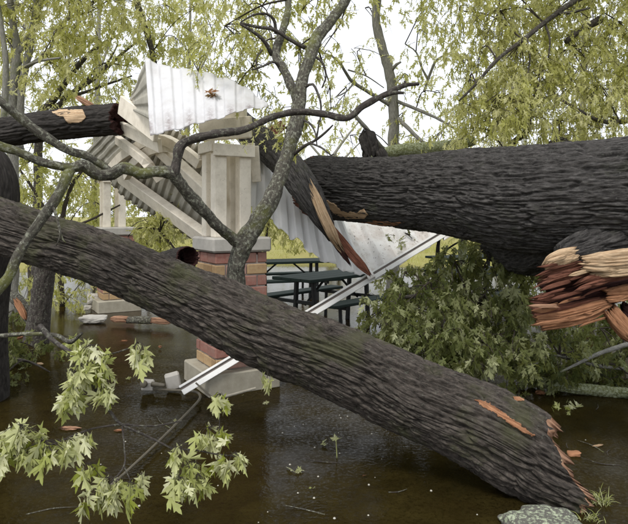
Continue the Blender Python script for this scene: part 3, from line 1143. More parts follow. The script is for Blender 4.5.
# long white edge trim
tr = thing('metal_trim_strip', 'long white metal edge strip leaning from the floor up to the crushed roof', 'metal strip', P(182, 391, 5.08))
p0, p1 = P(181, 390, 5.12), P(446, 231, 6.65)
e = norm(p1 - p0)
up_ = norm(np.cross(e, np.cross(np.array([0, -1, 0.35]), e)))
sd = np.cross(e, up_)
mb = MB()
dn = norm(np.array([0, 0.75, 1]) - e * (np.array([0, 0.75, 1]) @ e))
fw = np.cross(e, dn)
beam(mb, p0 - dn * 0.028, p1 - dn * 0.028, 0.012, 0.048, up=dn, bev=0.002)
mb.build('lower_flange', M['trim'], tr, False)
mb = MB()
beam(mb, p0 + dn * 0.030, p1 + dn * 0.030, 0.012, 0.020, up=dn, bev=0.002)
mb.build('upper_flange', M['trim'], tr, False)
mb = MB()
back = np.array([0, 0.02, 0])
beam(mb, p0 + dn * 0.008 + back, p1 + dn * 0.008 + back, 0.006, 0.05, up=dn, bev=0.001)  # web between the flanges, coloured a darker brown than they are
mb.build('channel_web', M['trim_in'], tr, False)

# ------------------------------------------------------------------ picnic tables
def table(loc, ang, label):
    t = thing('picnic_table', label, 'picnic table', loc, 'dark green picnic tables under the shelter')
    b = np.asarray(loc, float)
    u = np.array([math.cos(ang), math.sin(ang), 0])
    v = np.array([-u[1], u[0], 0])
    L = 0.86
    for k in range(4):
        mb = MB()
        box(mb, b + ZUP * 0.735 + v * (-0.279 + k * 0.186), u, v, ZUP, L, 0.0915, 0.022, 0.006)
        mb.build('top_plank', M['green'], t, False)
    for s in (-1, 1):
        mb = MB()
        box(mb, b + ZUP * 0.44 + v * s * 0.66, u, v, ZUP, L, 0.135, 0.02, 0.006)
        mb.build('bench_seat', M['green'], t, False)
    for e_ in (-1, 1):
        q = b + u * e_ * 0.58
        for s in (-1, 1):
            mb = MB()
            beam(mb, q + v * s * 0.16 + ZUP * 0.71, q + v * s * 0.20, 0.055, 0.055, up=u)
            mb.build('leg', M['black_metal'], t, False)
        mb = MB()
        beam(mb, q - v * 0.76 + ZUP * 0.395, q + v * 0.76 + ZUP * 0.395, 0.04, 0.05)
        mb.build('bench_arm', M['black_metal'], t, False)
        for s in (-1, 1):
            mb = MB()
            beam(mb, q + v * s * 0.64 + ZUP * 0.38, q + v * s * 0.66, 0.04, 0.04, up=u)
            mb.build('bench_leg', M['black_metal'], t, False)
        mb = MB()
        beam(mb, q + ZUP * 0.36, q - u * e_ * 0.42 + ZUP * 0.70, 0.03, 0.03)
        mb.build('brace', M['black_metal'], t, False)
    return t


ta = math.radians(47)
table((0.27, 8.72, SLAB), ta, 'nearest dark green picnic table, its top touching the crushed roof edge')
table((-0.55, 11.3, SLAB), math.radians(20), 'small looking dark green picnic table just right of the brick pier, farther back')
table((2.35, 9.35, SLAB), math.radians(60), 'dark picnic table half hidden behind the fallen leafy branches')
table((3.15, 12.0, 0.03), math.radians(25), 'farthest dark picnic table glimpsed below the big trunk')

# ------------------------------------------------------------------ near fallen trunk
T1 = [(-150, 182, 5.0, 23), (-60, 207, 4.72, 24.5), (0, 226, 4.5, 25.5), (50, 242, 4.36, 25.5), (100, 258, 4.24, 26), (175, 291, 4.08, 28.5), (220, 310, 4.0, 31.5), (270, 335, 3.9, 33.5),
      (330, 359, 3.8, 35), (400, 392, 3.7, 37.5), (440, 409, 3.64, 39), (478, 425, 3.57, 41), (520, 448, 3.48, 42), (552, 468, 3.42, 38), (585, 487, 3.37, 33)]


def cut1(th):
    # theta 0 = far side (+y), pi/2 and 3pi/2 = top / bottom depending on frame, pi = towards the camera
    q, s = spline(pxpath(T1), 60)
    t, a, b = frames(q[:, :3])
    up = b[-1][2] * np.sin(th) + a[-1][2] * np.cos(th)
    fr = -(b[-1][1] * np.sin(th) + a[-1][1] * np.cos(th))
    c = 0.02 + 0.34 * np.clip(up + 0.05, 0, 1) ** 0.9 + 0.20 * np.clip(-fr, 0, 1)
    c += 0.045 * noise3(np.cos(th) * 5, np.sin(th) * 5, 2.2, 4) + 0.03 * noise3(np.cos(th) * 16, np.sin(th) * 16, 4.2, 9)
    return np.clip(c, 0.0, 1.0)


t1 = thing('fallen_tree', 'long furrowed fallen trunk slanting across the foreground into the water', 'tree trunk', P(560, 505, 3.42))
mb = MB()
inf1 = log(mb, pxpath(T1), 380, 800, amp=0.044, fw=0.027, fl=0.34, seed=20, cut=cut1, end_cap=False)
bark1 = mb.build('bark', M['bark'], t1)
mb = MB()
torn_end(mb, inf1, 0.16, 3)
mb.build('torn_end', M['w_split'], t1, label='torn orange wood at the snapped end')
bare_wood(bark1, [(474, 399), (486, 401), (500, 409), (520, 424), (536, 436), (531, 437), (514, 427), (496, 414), (480, 405)], 'bare_wood', M['w_orange'], seed=5, grain=(0.85, 0.53))
bare_wood(bark1, [(513, 396), (527, 396), (524, 401), (514, 401)], 'bare_wood', M['w_orange'], seed=6, grain=(0.85, 0.53))
bare_wood(bark1, [(556, 447), (562, 455), (573, 470), (584, 484), (590, 493), (585, 496), (574, 478), (562, 462)], 'bare_wood', M['w_pale'], seed=8, grain=(0.6, 0.8))

# ------------------------------------------------------------------ big upper trunk
T2 = [(860, 203, 3.75, 86), (760, 200, 3.95, 74), (690, 198, 4.1, 66), (628, 197, 4.25, 59), (570, 198, 4.45, 55), (520, 198, 4.7, 51), (480, 194, 4.95, 46), (440, 192, 5.2, 40),
      (408, 192, 5.4, 36), (360, 190, 5.7, 32), (325, 188, 5.95, 31), (303, 187, 6.08, 28)]


def cut2(th):
    return 0.05 + 0.10 * np.abs(noise3(np.cos(th) * 3, np.sin(th) * 3, 1.2, 14)) + 0.08 * np.abs(noise3(np.cos(th) * 9, np.sin(th) * 9, 3.2, 15))


t2 = thing('fallen_tree', 'huge dark grey trunk lying level over the shelter, with a splintered limb stub', 'tree trunk', P(628, 255, 4.25))
mb = MB()
inf2 = log(mb, pxpath(T2), 420, 760, amp=0.042, fw=0.027, fl=0.28, seed=40, cut=cut2, end_cap=False)
bark2 = mb.build('bark', M['bark_up'], t2)
mb = MB()
torn_end(mb, inf2, 0.15, 13)
mb.build('torn_end', M['w_red'], t2)
bare_wood(bark2, [(326, 199), (333, 203), (342, 211), (356, 213), (364, 208), (369, 215), (362, 219), (346, 219), (333, 213), (325, 207)], 'bare_wood', M['w_pale'], seed=15, lift=0.014)
bare_wood(bark2, [(326, 219), (345, 225), (372, 221), (405, 222), (396, 226), (370, 227), (344, 229), (330, 227)], 'bare_wood', M['w_orange'], seed=16, lift=0.01)
# limb root bulging out underneath, running back and down
mb = MB()
log(mb, pxpath([(590, 226, 4.5, 40), (556, 240, 4.75, 30), (525, 250, 5.1, 24), (497, 244, 5.6, 18)]), 130, 170, amp=0.034, fw=0.036, fl=0.28, seed=44)
mb.build('limb_root', M['bark_up'], t2)
mb = MB()
log(mb, pxpath([(690, 236, 4.22, 38), (628, 242, 4.15, 29), (597, 248, 4.08, 22), (575, 253, 4.02, 17), (561, 257, 4.0, 12)]), 200, 260, amp=0.034, fw=0.036, fl=0.25, seed=45)
mb.build('limb_root', M['bark_up'], t2)


def splinter(pts, w, h, mat, seed, up=(0, 0, 1), **kw):
    mb = MB()
    shard(mb, px3(pts), w, h, seed, up, **kw)
    mb.build('splinter', M[mat], t2)


splinter([(542, 268, 3.90), (558, 259, 3.86), (580, 252, 3.84)], 0.10, 0.095, 'w_pale', 1, tip=(0.35, 0.8))
splinter([(576, 262, 3.84), (600, 262, 3.78), (660, 255, 3.7)], 0.12, 0.125, 'w_pale', 2, tip=(0.6, 1))
splinter([(586, 272, 3.80), (612, 270, 3.76), (660, 264, 3.7)], 0.10, 0.08, 'w_pale', 21, tip=(0.3, 1))
splinter([(534, 279, 3.92), (556, 271, 3.88), (590, 262, 3.88)], 0.10, 0.05, 'w_red', 3, tip=(0.6, 0.8))
splinter([(537, 287, 3.93), (560, 278, 3.89), (592, 268, 3.90)], 0.10, 0.06, 'w_red', 4, tip=(0.7, 0.8))
splinter([(571, 289, 3.82), (596, 279, 3.80), (650, 266, 3.8)], 0.09, 0.075, 'w_red', 5, tip=(0.5, 1))
splinter([(536, 300, 4.02), (580, 290, 4.0), (660, 270, 4.0)], 0.16, 0.22, 'w_dark', 6, fib=0.25)  # dark piece standing in for the shaded cavity of the break
splinter([(540, 308, 3.98), (576, 300, 3.96), (650, 282, 3.96)], 0.13, 0.08, 'w_dark', 61, fib=0.3)
splinter([(527, 300, 3.95), (541, 299, 3.96), (575, 292, 3.97)], 0.09, 0.06, 'w_red', 62, tip=(0.4, 0.8), jag=0.4)
splinter([(530, 311, 3.92), (560, 309, 3.9), (602, 299, 3.9)], 0.12, 0.055, 'w_red', 7, jag=0.1)
splinter([(532, 320, 3.92), (566, 315, 3.88), (612, 301, 3.86)], 0.13, 0.085, 'w_orange', 8, jag=0.10)
splinter([(538, 328, 3.90), (572, 321, 3.87), (606, 309, 3.86)], 0.10, 0.045, 'w_orange', 81, jag=0.12)
splinter([(601, 296, 3.86), (618, 294, 3.82), (650, 286, 3.8)], 0.09, 0.09, 'w_orange', 9)
splinter([(606, 305, 3.84), (618, 321, 3.82), (640, 345, 3.8)], 0.09, 0.10, 'w_orange', 10, up=(1, 0, 0.4))
splinter([(614, 303, 3.90), (630, 320, 3.88), (650, 340, 3.86)], 0.10, 0.12, 'w_dark', 11, up=(1, 0, 0.4))
for k in range(18):                              # loose slivers bristling from the break
    x, y = random.uniform(545, 600), random.uniform(262, 322)
    x -= (y - 262) * 0.15
    l_ = random.uniform(14, 34)
    splinter([(x + l_ * 0.6, y - l_ * 0.16, 3.84), (x, y, 3.82), (x - l_ * 0.5, y + l_ * random.uniform(0.0, 0.3), 3.80)], random.uniform(0.012, 0.035), random.uniform(0.010, 0.028),
             'w_red' if y < 300 else 'w_orange', 400 + k, tip=(1.0, 0.1), n=14, m=18, jag=0.2)
for k, (x0, y0, x1, y1) in enumerate(((566, 256, 545, 262), (590, 270, 568, 276), (600, 282, 572, 292), (575, 318, 528, 326), (560, 306, 524, 306), (610, 258, 582, 262))):
    splinter([(x0, y0, 3.80), ((x0 + x1) / 2, (y0 + y1) / 2, 3.78), (x1, y1, 3.76)], 0.03, 0.022, ('w_pale', 'w_pale', 'w_red', 'w_orange', 'w_split', 'w_pale')[k], 440 + k, tip=(1, 0.12), n=20, m=24, jag=0.25)
# snag standing on top
mb = MB()
shard(mb, px3([(372, 162, 5.7), (369, 146, 5.7), (364, 127, 5.72)]), 0.10, 0.14, 33, up=(1, 0, 0), tip=(1.0, 0.12), jag=0.3, fib=0.3)
mb.build('snag', M['bark_left'], t2, label='dark broken snag standing on the trunk')
mb = MB()
shard(mb, px3([(384, 162, 5.68), (381, 154, 5.68), (377, 149, 5.7)]), 0.08, 0.10, 34, up=(1, 0, 0), tip=(1.0, 0.3))
mb.build('snag', M['bark_left'], t2)

# ------------------------------------------------------------------ split-off bark slab bending down
t3 = thing('split_trunk_piece', 'split dark trunk piece with pale torn edge, bent down from the big trunk', 'tree trunk', P(345, 254, 6.0))
mb = MB()
T3 = pxpath([(238, 122, 6.5, 13), (264, 144, 6.15, 14), (288, 166, 5.7, 15.5), (306, 190, 5.45, 14.5), (321, 216, 5.4, 10), (333, 239, 5.45, 4)])
inf3 = log(mb, T3, 150, 300, amp=0.026, fw=0.03, fl=0.45, seed=60)
bark3 = mb.build('bark', M['bark_up'], t3)
mb = MB()
shard(mb, px3([(308, 176, 5.36), (316, 198, 5.31), (325, 219, 5.31), (335, 239, 5.36), (345, 255, 5.42)]), 0.06, 0.085, 52, up=(1, 0, 0.7), tip=(0.25, 0.35), n=60)
mb.build('torn_edge', M['w_pale'], t3, label='pale torn wood along the split')
mb = MB()
shard(mb, px3([(316, 190, 5.42), (325, 212, 5.42), (335, 231, 5.44)]), 0.05, 0.06, 53, up=(1, 0, 0.7), tip=(0.4, 0.3))
mb.build('torn_edge', M['w_red'], t3)
mb = MB()
shard(mb, px3([(330, 226, 5.6), (350, 252, 5.62), (372, 277, 5.65)]), 0.05, 0.07, 54, up=(1, 0, 0.7), tip=(0.7, 0.25), jag=0.1, fib=0.3)
mb.build('dark_splinter', M['w_red'], t3)
mb = MB()
shard(mb, px3([(322, 228, 5.6), (338, 246, 5.62), (352, 268, 5.64)]), 0.04, 0.05, 55, up=(1, 0, 0.7), tip=(0.7, 0.25), fib=0.3)
mb.build('dark_splinter', M['w_dark'], t3)

# ------------------------------------------------------------------ trunk piece at the left, against the gable
t4 = thing('broken_log', 'short black log with orange bare patch resting against the roof gable', 'log', P(60, 138, 6.7))
mb = MB()
inf4 = log(mb, pxpath([(-90, 140, 7.1, 15), (0, 133, 6.8, 14.5), (40, 127, 6.7, 14.5), (80, 122, 6.6, 15), (122, 119, 6.45, 15)]), 130, 380, amp=0.03, fw=0.04, fl=0.35, seed=70,
           cut=lambda th: 0.03 + 0.06 * np.abs(noise3(np.cos(th) * 6, np.sin(th) * 6, 0.4, 3)), end_cap=False)
bark4 = mb.build('bark', M['bark_left'], t4)
mb = MB()
torn_end(mb, inf4, 0.05, 5)
mb.build('torn_end', M['w_dark'], t4)
bare_wood(bark4, [(51, 112), (60, 109), (82, 109), (87, 117), (82, 122), (68, 124), (63, 118), (54, 114)], 'bare_wood', M['w_pale'], seed=25, lift=0.012)
bare_wood(bark4, [(113, 118), (119, 115), (124, 117), (122, 121), (115, 120)], 'bare_wood', M['w_orange'], seed=26, lift=0.012)
mb = MB()
shard(mb, px3([(94, 108, 6.55), (85, 102, 6.52), (75, 96, 6.5)]), 0.05, 0.06, 27, tip=(1, 0.5))
mb.build('branch_stub', M['w_split'], t4)

# dark limb end by the roof beam
t5 = thing('broken_limb', 'dark limb with a reddish hollow end caught beside the brick pier', 'limb', P(190, 262, 5.2))
mb = MB()
inf5 = log(mb, pxpath([(156, 264, 5.7, 9), (170, 260, 5.45, 10.5), (187, 258, 5.15, 12)]), 60, 70, amp=0.012, fw=0.04, fl=0.15, seed=74, end_cap=False)
mb.build('bark', M['bark_left'], t5)
mb = MB()
torn_end(mb, inf5, 0.12, 8)
mb.build('torn_end', M['w_dark'], t5)

# ------------------------------------------------------------------ lichen tree: leaning stem and its long bare limbs
lt = thing('lichen_tree', 'leaning lichen-covered forked tree with long bare limbs, in front of the near column', 'tree', P(238, 330, 4.45))


def limb(parent, pts, mat='limb', seg=18, rough=0.14, name='limb', seed=1, step=0.02):
    mb = MB()
    tube(mb, pxpath(pts), seg, step, rough, seed)
    return mb.build(name, M[mat], parent)


def limb_s(parent, pts, *a):
    return limb(parent, [(x, y, d, r * (0.74 if pts[0][3] > 9 else 0.82)) for x, y, d, r in pts], *a)


limb_s(lt, [(233, 330, 4.46, 13), (236, 285, 4.46, 13), (237, 262, 4.45, 12.5), (245, 240, 4.44, 13), (258, 222, 4.45, 11.5), (272, 197, 4.48, 10.5), (284, 165, 4.55, 10), (291, 143, 4.6, 9.5), (297, 120, 4.65, 9.5), (300, 98, 4.7, 9),
          (303, 78, 4.75, 8.5), (309, 60, 4.8, 8), (317, 38, 4.9, 8), (331, 20, 5.0, 7), (347, -2, 5.1, 6.5), (365, -45, 5.3, 6), (378, -90, 5.5, 5), (385, -150, 5.8, 2)], 'limb', 26, 0.16, 'stem', 3)
limb_s(lt, [(299, 104, 4.68, 6), (291, 86, 4.7, 5.5), (284, 70, 4.75, 5), (276, 55, 4.8, 5), (280, 38, 4.85, 5), (286, 18, 4.9, 4.5), (288, -4, 5.0, 4), (284, -60, 5.2, 3), (275, -120, 5.5, 1.5)], 'limb', 18, 0.15, 'limb', 4)
limb_s(lt, [(246, 246, 4.44, 8), (232, 238, 4.38, 7.5), (214, 222, 4.25, 7), (195, 201, 4.1, 7), (181, 184, 4.0, 7), (173, 174, 3.95, 7.5), (155, 172, 3.88, 7), (140, 174, 3.82, 7), (124, 168, 3.78, 7.5), (110, 175, 3.74, 8), (96, 174, 3.7, 8),
          (84, 166, 3.66, 7.5), (72, 168, 3.62, 6.5), (55, 165, 3.58, 5), (38, 161, 3.54, 5), (16, 151, 3.5, 5), (-10, 142, 3.45, 5), (-50, 120, 3.4, 4)], 'limb', 22, 0.20, 'limb', 5)
limb_s(lt, [(173, 176, 3.95, 6.5), (177, 160, 3.95, 6), (179, 148, 3.96, 6), (188, 141, 3.98, 5.5), (205, 136, 4.0, 5), (222, 133, 4.02, 5), (246, 129, 4.05, 4.6), (270, 118, 4.08, 4.2), (295, 112, 4.1, 4.2), (323, 114, 4.1, 4.2), (347, 118, 4.1, 4.2),
          (363, 106, 4.12, 4.0), (382, 96, 4.15, 3.6), (403, 86, 4.2, 3.0), (419, 84, 4.22, 2.0)], 'limb_dark', 16, 0.18, 'limb', 6)
limb_s(lt, [(382, 97, 4.15, 2.5), (393, 93, 4.1, 2.4), (404, 93, 4.08, 1.6)], 'limb_dark', 10, 0.15, 'twig', 7)
limb_s(lt, [(404, 87, 4.2, 2.2), (405, 81, 4.2, 1.6)], 'limb_dark', 10, 0.15, 'twig', 8)
limb_s(lt, [(113, 173, 3.75, 4), (100, 164, 3.72, 4.5), (84, 155, 3.68, 5), (70, 151, 3.64, 5.5), (52, 141, 3.6, 5.5), (34, 129, 3.55, 5.5), (16, 114, 3.5, 5), (0, 101, 3.45, 4.8), (-25, 80, 3.4, 4.5)], 'limb', 18, 0.16, 'limb', 9)
limb_s(lt, [(71, 168, 3.62, 6), (66, 178, 3.58, 6.5), (58, 195, 3.54, 6.5), (49, 209, 3.5, 6.5), (39, 223, 3.48, 6.5), (28, 239, 3.46, 6), (17, 258, 3.44, 6), (8, 278, 3.42, 6), (-4, 292, 3.4, 6), (-20, 320, 3.4, 5)], 'limb', 20, 0.17, 'limb', 10)
limb_s(lt, [(52, 204, 3.50, 2), (58, 222, 3.47, 1.6), (62, 238, 3.45, 1.4), (66, 243, 3.45, 0.7)], 'limb', 8, 0.1, 'twig', 11)
limb_s(lt, [(58, 224, 3.47, 1.2), (60, 235, 3.44, 1.0), (56, 246, 3.43, 0.6)], 'limb', 8, 0.1, 'twig', 12)
for k, pts in enumerate([
        [(305, 48, 4.85, 2.2), (290, 40, 4.8, 2.0), (274, 30, 4.75, 1.8), (256, 27, 4.7, 1.6), (240, 23, 4.65, 1.2)],
        [(272, 55, 4.8, 2.4), (264, 41, 4.72, 2.0), (252, 31, 4.68, 1.6), (240, 24, 4.64, 1.2)],
        [(276, 34, 4.84, 2.0), (274, 20, 4.8, 1.5), (266, 14, 4.75, 1.3), (254, 15, 4.7, 1.1), (241, 22, 4.66, 0.8)],
        [(281, 68, 4.75, 1.6), (274, 62, 4.7, 1.4), (264, 66, 4.6, 1.0), (252, 70, 4.55, 0.8)],
        [(262, 50, 4.7, 1.0), (256, 60, 4.65, 0.8), (258, 72, 4.6, 0.6)],
        [(292, 156, 4.6, 2.0), (303, 147, 4.5, 1.7), (316, 140, 4.45, 1.4), (326, 132, 4.4, 1.2), (333, 125, 4.38, 0.7)],
        [(316, 140, 4.45, 1.2), (318, 130, 4.45, 1.0), (319, 120, 4.45, 0.7)],
        [(310, 143, 4.47, 1.2), (322, 148, 4.4, 1.0), (332, 156, 4.35, 0.8), (334, 154, 4.35, 0.5)],
        [(302, 90, 4.72, 1.6), (312, 84, 4.65, 1.3), (318, 94, 4.6, 1.2), (321, 106, 4.6, 1.0), (320, 122, 4.6, 0.7)],
        [(312, 55, 4.82, 1.6), (322, 62, 4.8, 1.3), (326, 76, 4.8, 0.9), (322, 88, 4.8, 0.7)],
        [(296, 120, 4.65, 1.5), (308, 122, 4.6, 1.2), (315, 132, 4.55, 0.9), (317, 146, 4.5, 0.6)]]):
    limb(lt, pts, 'limb_dark', 7, 0.1, 'twig', 30 + k, 0.04)


def foliage(parent, clumps, leaf, mat, twig_len, per, fine=False, fall=0.8, anchors=None, name='crown', dens=1.0, tint=None, twig_mat='twig', twr=0.0035):
    """clumps: (px, py, d, rx_px, ry_px, n_twigs[, depth]) ; leafy hanging twigs round branchlets"""
    tw, lf = MB(), MB()
    for c in clumps:
        x, y, d, rx, ry, n = c[:6]
        dep = c[6] if len(c) > 6 else max(rx, ry) * d / F * 0.8
        cen = P(x, y, d)
        n = int(n * dens)
        pts = clump_points(cen, rx * d / F, dep, ry * d / F, n)
        # branchlets from a feed point through the clump
        feed = cen + np.array([0, 0, ry * d / F * 0.6])
        if anchors is not None:
            A = np.array([P(*q) for q in anchors])
            feed0 = A[np.argmin(np.linalg.norm(A - cen, axis=1))]
            mid = (feed0 + feed) / 2 + np.array([random.uniform(-.1, .1), random.uniform(-.1, .1), 0.12]) * d * 0.12
            tube(tw, np.column_stack([np.array([feed0, mid, feed]), [twr * 2.6, twr * 2.2, twr * 1.7]]), 5, 0.07, 0.12, caps=False)
        nb = max(2, n // 7)
        hub = pts[rng.choice(n, nb, replace=False)] if n > nb else pts
        for h in hub:
            mid = (feed + h) / 2 + np.array([0, 0, 0.08 * np.linalg.norm(h - feed)]) + rng.normal(0, 0.04, 3) * np.linalg.norm(h - feed)
            tube(tw, np.column_stack([np.array([feed, mid, h]), [twr * 1.7, twr * 1.4, twr]]), 4, 0.08, 0, caps=False)
        near = hub[np.argmin(np.linalg.norm(pts[:, None] - hub[None], axis=2), axis=1)]
        dirs = (pts - near) + rng.normal(0, 0.3, (n, 3)) * leaf * 3 + np.array([0, 0, 0.05])
        droop_twigs(tw, lf, pts, dirs, twig_len, leaf, per, fine, fall, tint, twr)
    lf.build(name, M[mat], parent, False)['kind'] = 'stuff'
    tw.build('twigs', M[twig_mat], parent)['kind'] = 'stuff'


# light foliage on the lichen tree
foliage(lt, [(225, 45, 5.4, 38, 32, 34), (262, 20, 5.4, 26, 24, 22), (252, 80, 5.5, 24, 22, 22), (268, 45, 5.3, 16, 26, 18), (296, 112, 4.9, 16, 22, 12), (300, 60, 5.1, 18, 24, 10), (340, 40, 5.3, 26, 26, 9), (330, 96, 5.3, 22, 18, 8), (318, 8, 5.3, 30, 16, 14),
             (235, -20, 5.4, 60, 26, 40), (330, -30, 5.5, 50, 26, 26), (150, -60, 6.0, 70, 40, 60), (260, -80, 6.0, 70, 46, 80), (380, -90, 6.0, 70, 46, 80), (300, -160, 6.4, 120, 50, 110), (180, -150, 6.4, 90, 50, 80), (440, -160, 6.4, 90, 50, 70), (285, 135, 4.9, 12, 12, 6)], 0.07, 'leaf_top', 0.32, 13, anchors=[(280, 38, 4.85), (300, 90, 4.72), (317, 38, 4.9), (276, 55, 4.8), (286, 0, 4.95), (347, -2, 5.1), (291, 143, 4.6)], tint=0.55)  # dense clumps above the view are added to darken the water's reflection


# ------------------------------------------------------------------ trees standing behind
def tree(name, label, cat, base, limbs, clumps, leaf, mat, bark, twig_len, per, fall=0.8, group=None, tint=None, dens=1.0, extra=None, twr=0.0035):
    t = thing(name, label, cat, base, group)
    anchors = []
    for k, l in enumerate(limbs):
        mb = MB()
        tube(mb, pxpath(l), 12 if l[0][3] > 2 else 7, 0.08, 0.13, 100 + k)
        mb.build('trunk' if k == 0 else 'limb', M[bark], t)
        anchors += [(x, y, d) for x, y, d, r in l]
    if clumps:
        foliage(t, clumps, leaf, mat, twig_len, per, fall=fall, anchors=anchors, dens=dens, tint=tint, twr=twr)
    return t


def gy(d):
    return HY + EYE / d * F


# left tree with several thin stems
d = 9.5
tree('maple_tree', 'thin multi-stemmed tree with drooping yellow-green leaves at the upper left', 'tree', P(14, gy(d), d),
     [[(12, gy(d), d, 6), (13, 200, d, 5.5), (13, 96, d, 5), (15, 79, d, 4.6), (18, 53, d, 4.2), (14, 29, d, 3.6), (10, 0, d, 3.2), (6, -60, d, 2.5), (2, -120, d, 1.2)],
      [(18, 55, d, 3.4), (29, 36, d, 3), (41, 0, d, 2.6), (52, -50, d, 2), (60, -110, d, 1)],
      [(20, 150, d, 4), (21, 95, d, 3.6), (25, 70, d, 3.4), (33, 31, d, 3), (38, -30, d, 2)],
      [(3, 130, 9, 3.4), (6, 70, 9, 3), (2, 30, 9, 2.4), (-4, -10, 9, 2)],
      [(24, 69, d, 2.2), (48, 52, d, 1.8), (58, 30, d, 1.5), (70, 18, d, 1.3), (92, 11, d, 0.8)],
      [(24, 67, d, 1.6), (40, 61, 8.8, 1.3), (60, 58, 8.5, 1.0)]],
     [(25, 18, d, 36, 22, 40), (60, 40, 9, 26, 26, 34), (90, 20, 9.2, 30, 22, 34), (50, 75, 9, 26, 22, 28), (100, 55, 9.4, 24, 18, 18), (12, 60, 9.8, 18, 34, 20), (75, 5, 9.5, 50, 14, 30), (135, 14, 9.4, 26, 18, 26), (10, 105, 9.8, 24, 14, 14),
      (40, -40, 9.5, 70, 34, 80), (120, -40, 9.5, 50, 30, 54), (-40, 30, 9.5, 30, 50, 30), (40, -110, 9.5, 90, 50, 110), (-60, -60, 9.5, 60, 60, 60), (140, -110, 9.5, 60, 50, 70), (60, -190, 9.5, 110, 50, 90)], 0.10, 'leaf_top', 'limb_pale', 0.42, 15, tint=0.6, dens=1.15)
d = 11.5
tree('maple_tree', 'slender tree with long slanting dark branches behind the upturned roof sheet', 'tree', P(40, gy(d), d),
     [[(36, gy(d), d, 5), (38, 200, d, 4.5), (40, 120, d, 4), (52, 102, d, 3.4), (76, 68, 11.2, 2.6), (96, 48, 11, 1.8), (120, 34, 11, 1)],
      [(52, 112, d, 3), (69, 96, d, 2.4), (100, 74, d, 2), (124, 52, d, 1.4), (140, 40, d, 0.8)],
      [(69, 97, d, 2), (86, 92, d, 1.6), (108, 84, d, 1.2), (132, 76, d, 0.8)],
      [(100, 74, d, 1.3), (112, 56, d, 1), (118, 44, d, 0.7)],
      [(60, 100, d, 1.6), (85, 82, d, 1.4), (102, 64, d, 1), (128, 66, d, 0.6)],
      [(136, 0, d, 3.2), (146, 30, d, 3.0), (152, 52, d, 3), (158, 90, d, 3.2)]],
     [(120, 72, d, 26, 18, 18), (100, 92, d, 34, 12, 16), (85, 70, d, 22, 16, 14), (165, 22, d, 22, 30, 34), (175, 48, d, 20, 18, 24), (140, 40, d, 24, 24, 22), (195, 20, 11, 20, 20, 20), (45, 100, d, 26, 12, 12), (170, -30, d, 60, 26, 40)],
     0.105, 'leaf_top', 'limb_dark', 0.42, 14, tint=0.55, dens=1.15)
# middle tree
d = 8.6
tree('maple_tree', 'slim grey-barked tree standing against the white sky right of centre', 'tree', P(393, gy(d), d),
     [[(392, gy(d), d, 6.5), (393, 220, d, 6), (393, 154, d, 5.6), (394, 119, d, 5.2), (392, 91, d, 5), (389, 70, d, 4.8), (382, 46, d, 4.6), (376, 22, d, 4.4), (377, 0, d, 4.2), (380, -60, d, 3.4), (378, -130, d, 2)],
      [(391, 106, d, 2.2), (375, 96, 8.5, 2), (354, 83, 8.3, 1.8), (348, 76, 8.2, 1.5), (337, 60, 8, 1.1), (322, 52, 8, 0.7)],
      [(391, 72, d, 1.8), (396, 65, 8.5, 1.6), (401, 62, 8.5, 1.1)],
      [(396, 101, d, 2), (416, 109, 8.4, 1.7), (440, 120, 8.2, 1.3), (462, 133, 8, 0.8)],
      [(393, 150, d, 2.4), (382, 148, 8.2, 2.4), (371, 134, 8, 2.2), (357, 118, 7.9, 1.8), (350, 110, 7.9, 1.2)],
      [(397, 118, d, 2.2), (408, 128, 8.4, 2), (418, 138, 8.3, 1.8), (430, 148, 8.2, 1.2)],
      [(354, 83, 8.3, 1), (346, 92, 8.2, 0.8), (336, 97, 8.2, 0.6)],
      [(348, 70, 8.2, 0.9), (366, 76, 8.3, 0.7), (384, 88, 8.4, 0.5)],
      [(424, 92, 9, 1.6), (430, 74, 9, 1.4), (437, 60, 9, 1.2), (452, 52, 9, 0.9)],
      [(428, 80, 9, 1.2), (421, 66, 9, 1), (416, 52, 9, 0.8), (405, 44, 9, 0.6)]],
     [(360, 62, 8.4, 26, 22, 9), (345, 105, 8.3, 24, 18, 9), (408, 85, 8.6, 18, 16, 12), (420, 45, 8.8, 22, 26, 16), (440, 105, 8.6, 20, 20, 14), (425, 18, 8.8, 24, 18, 18), (365, 20, 8.8, 20, 20, 6), (400, 130, 8.6, 20, 10, 8), (350, 140, 8.8, 22, 8, 6),
      (400, -40, 8.6, 60, 26, 40), (442, 140, 8.4, 26, 8, 12)], 0.10, 'leaf_top', 'limb_pale', 0.36, 9, tint=0.6)
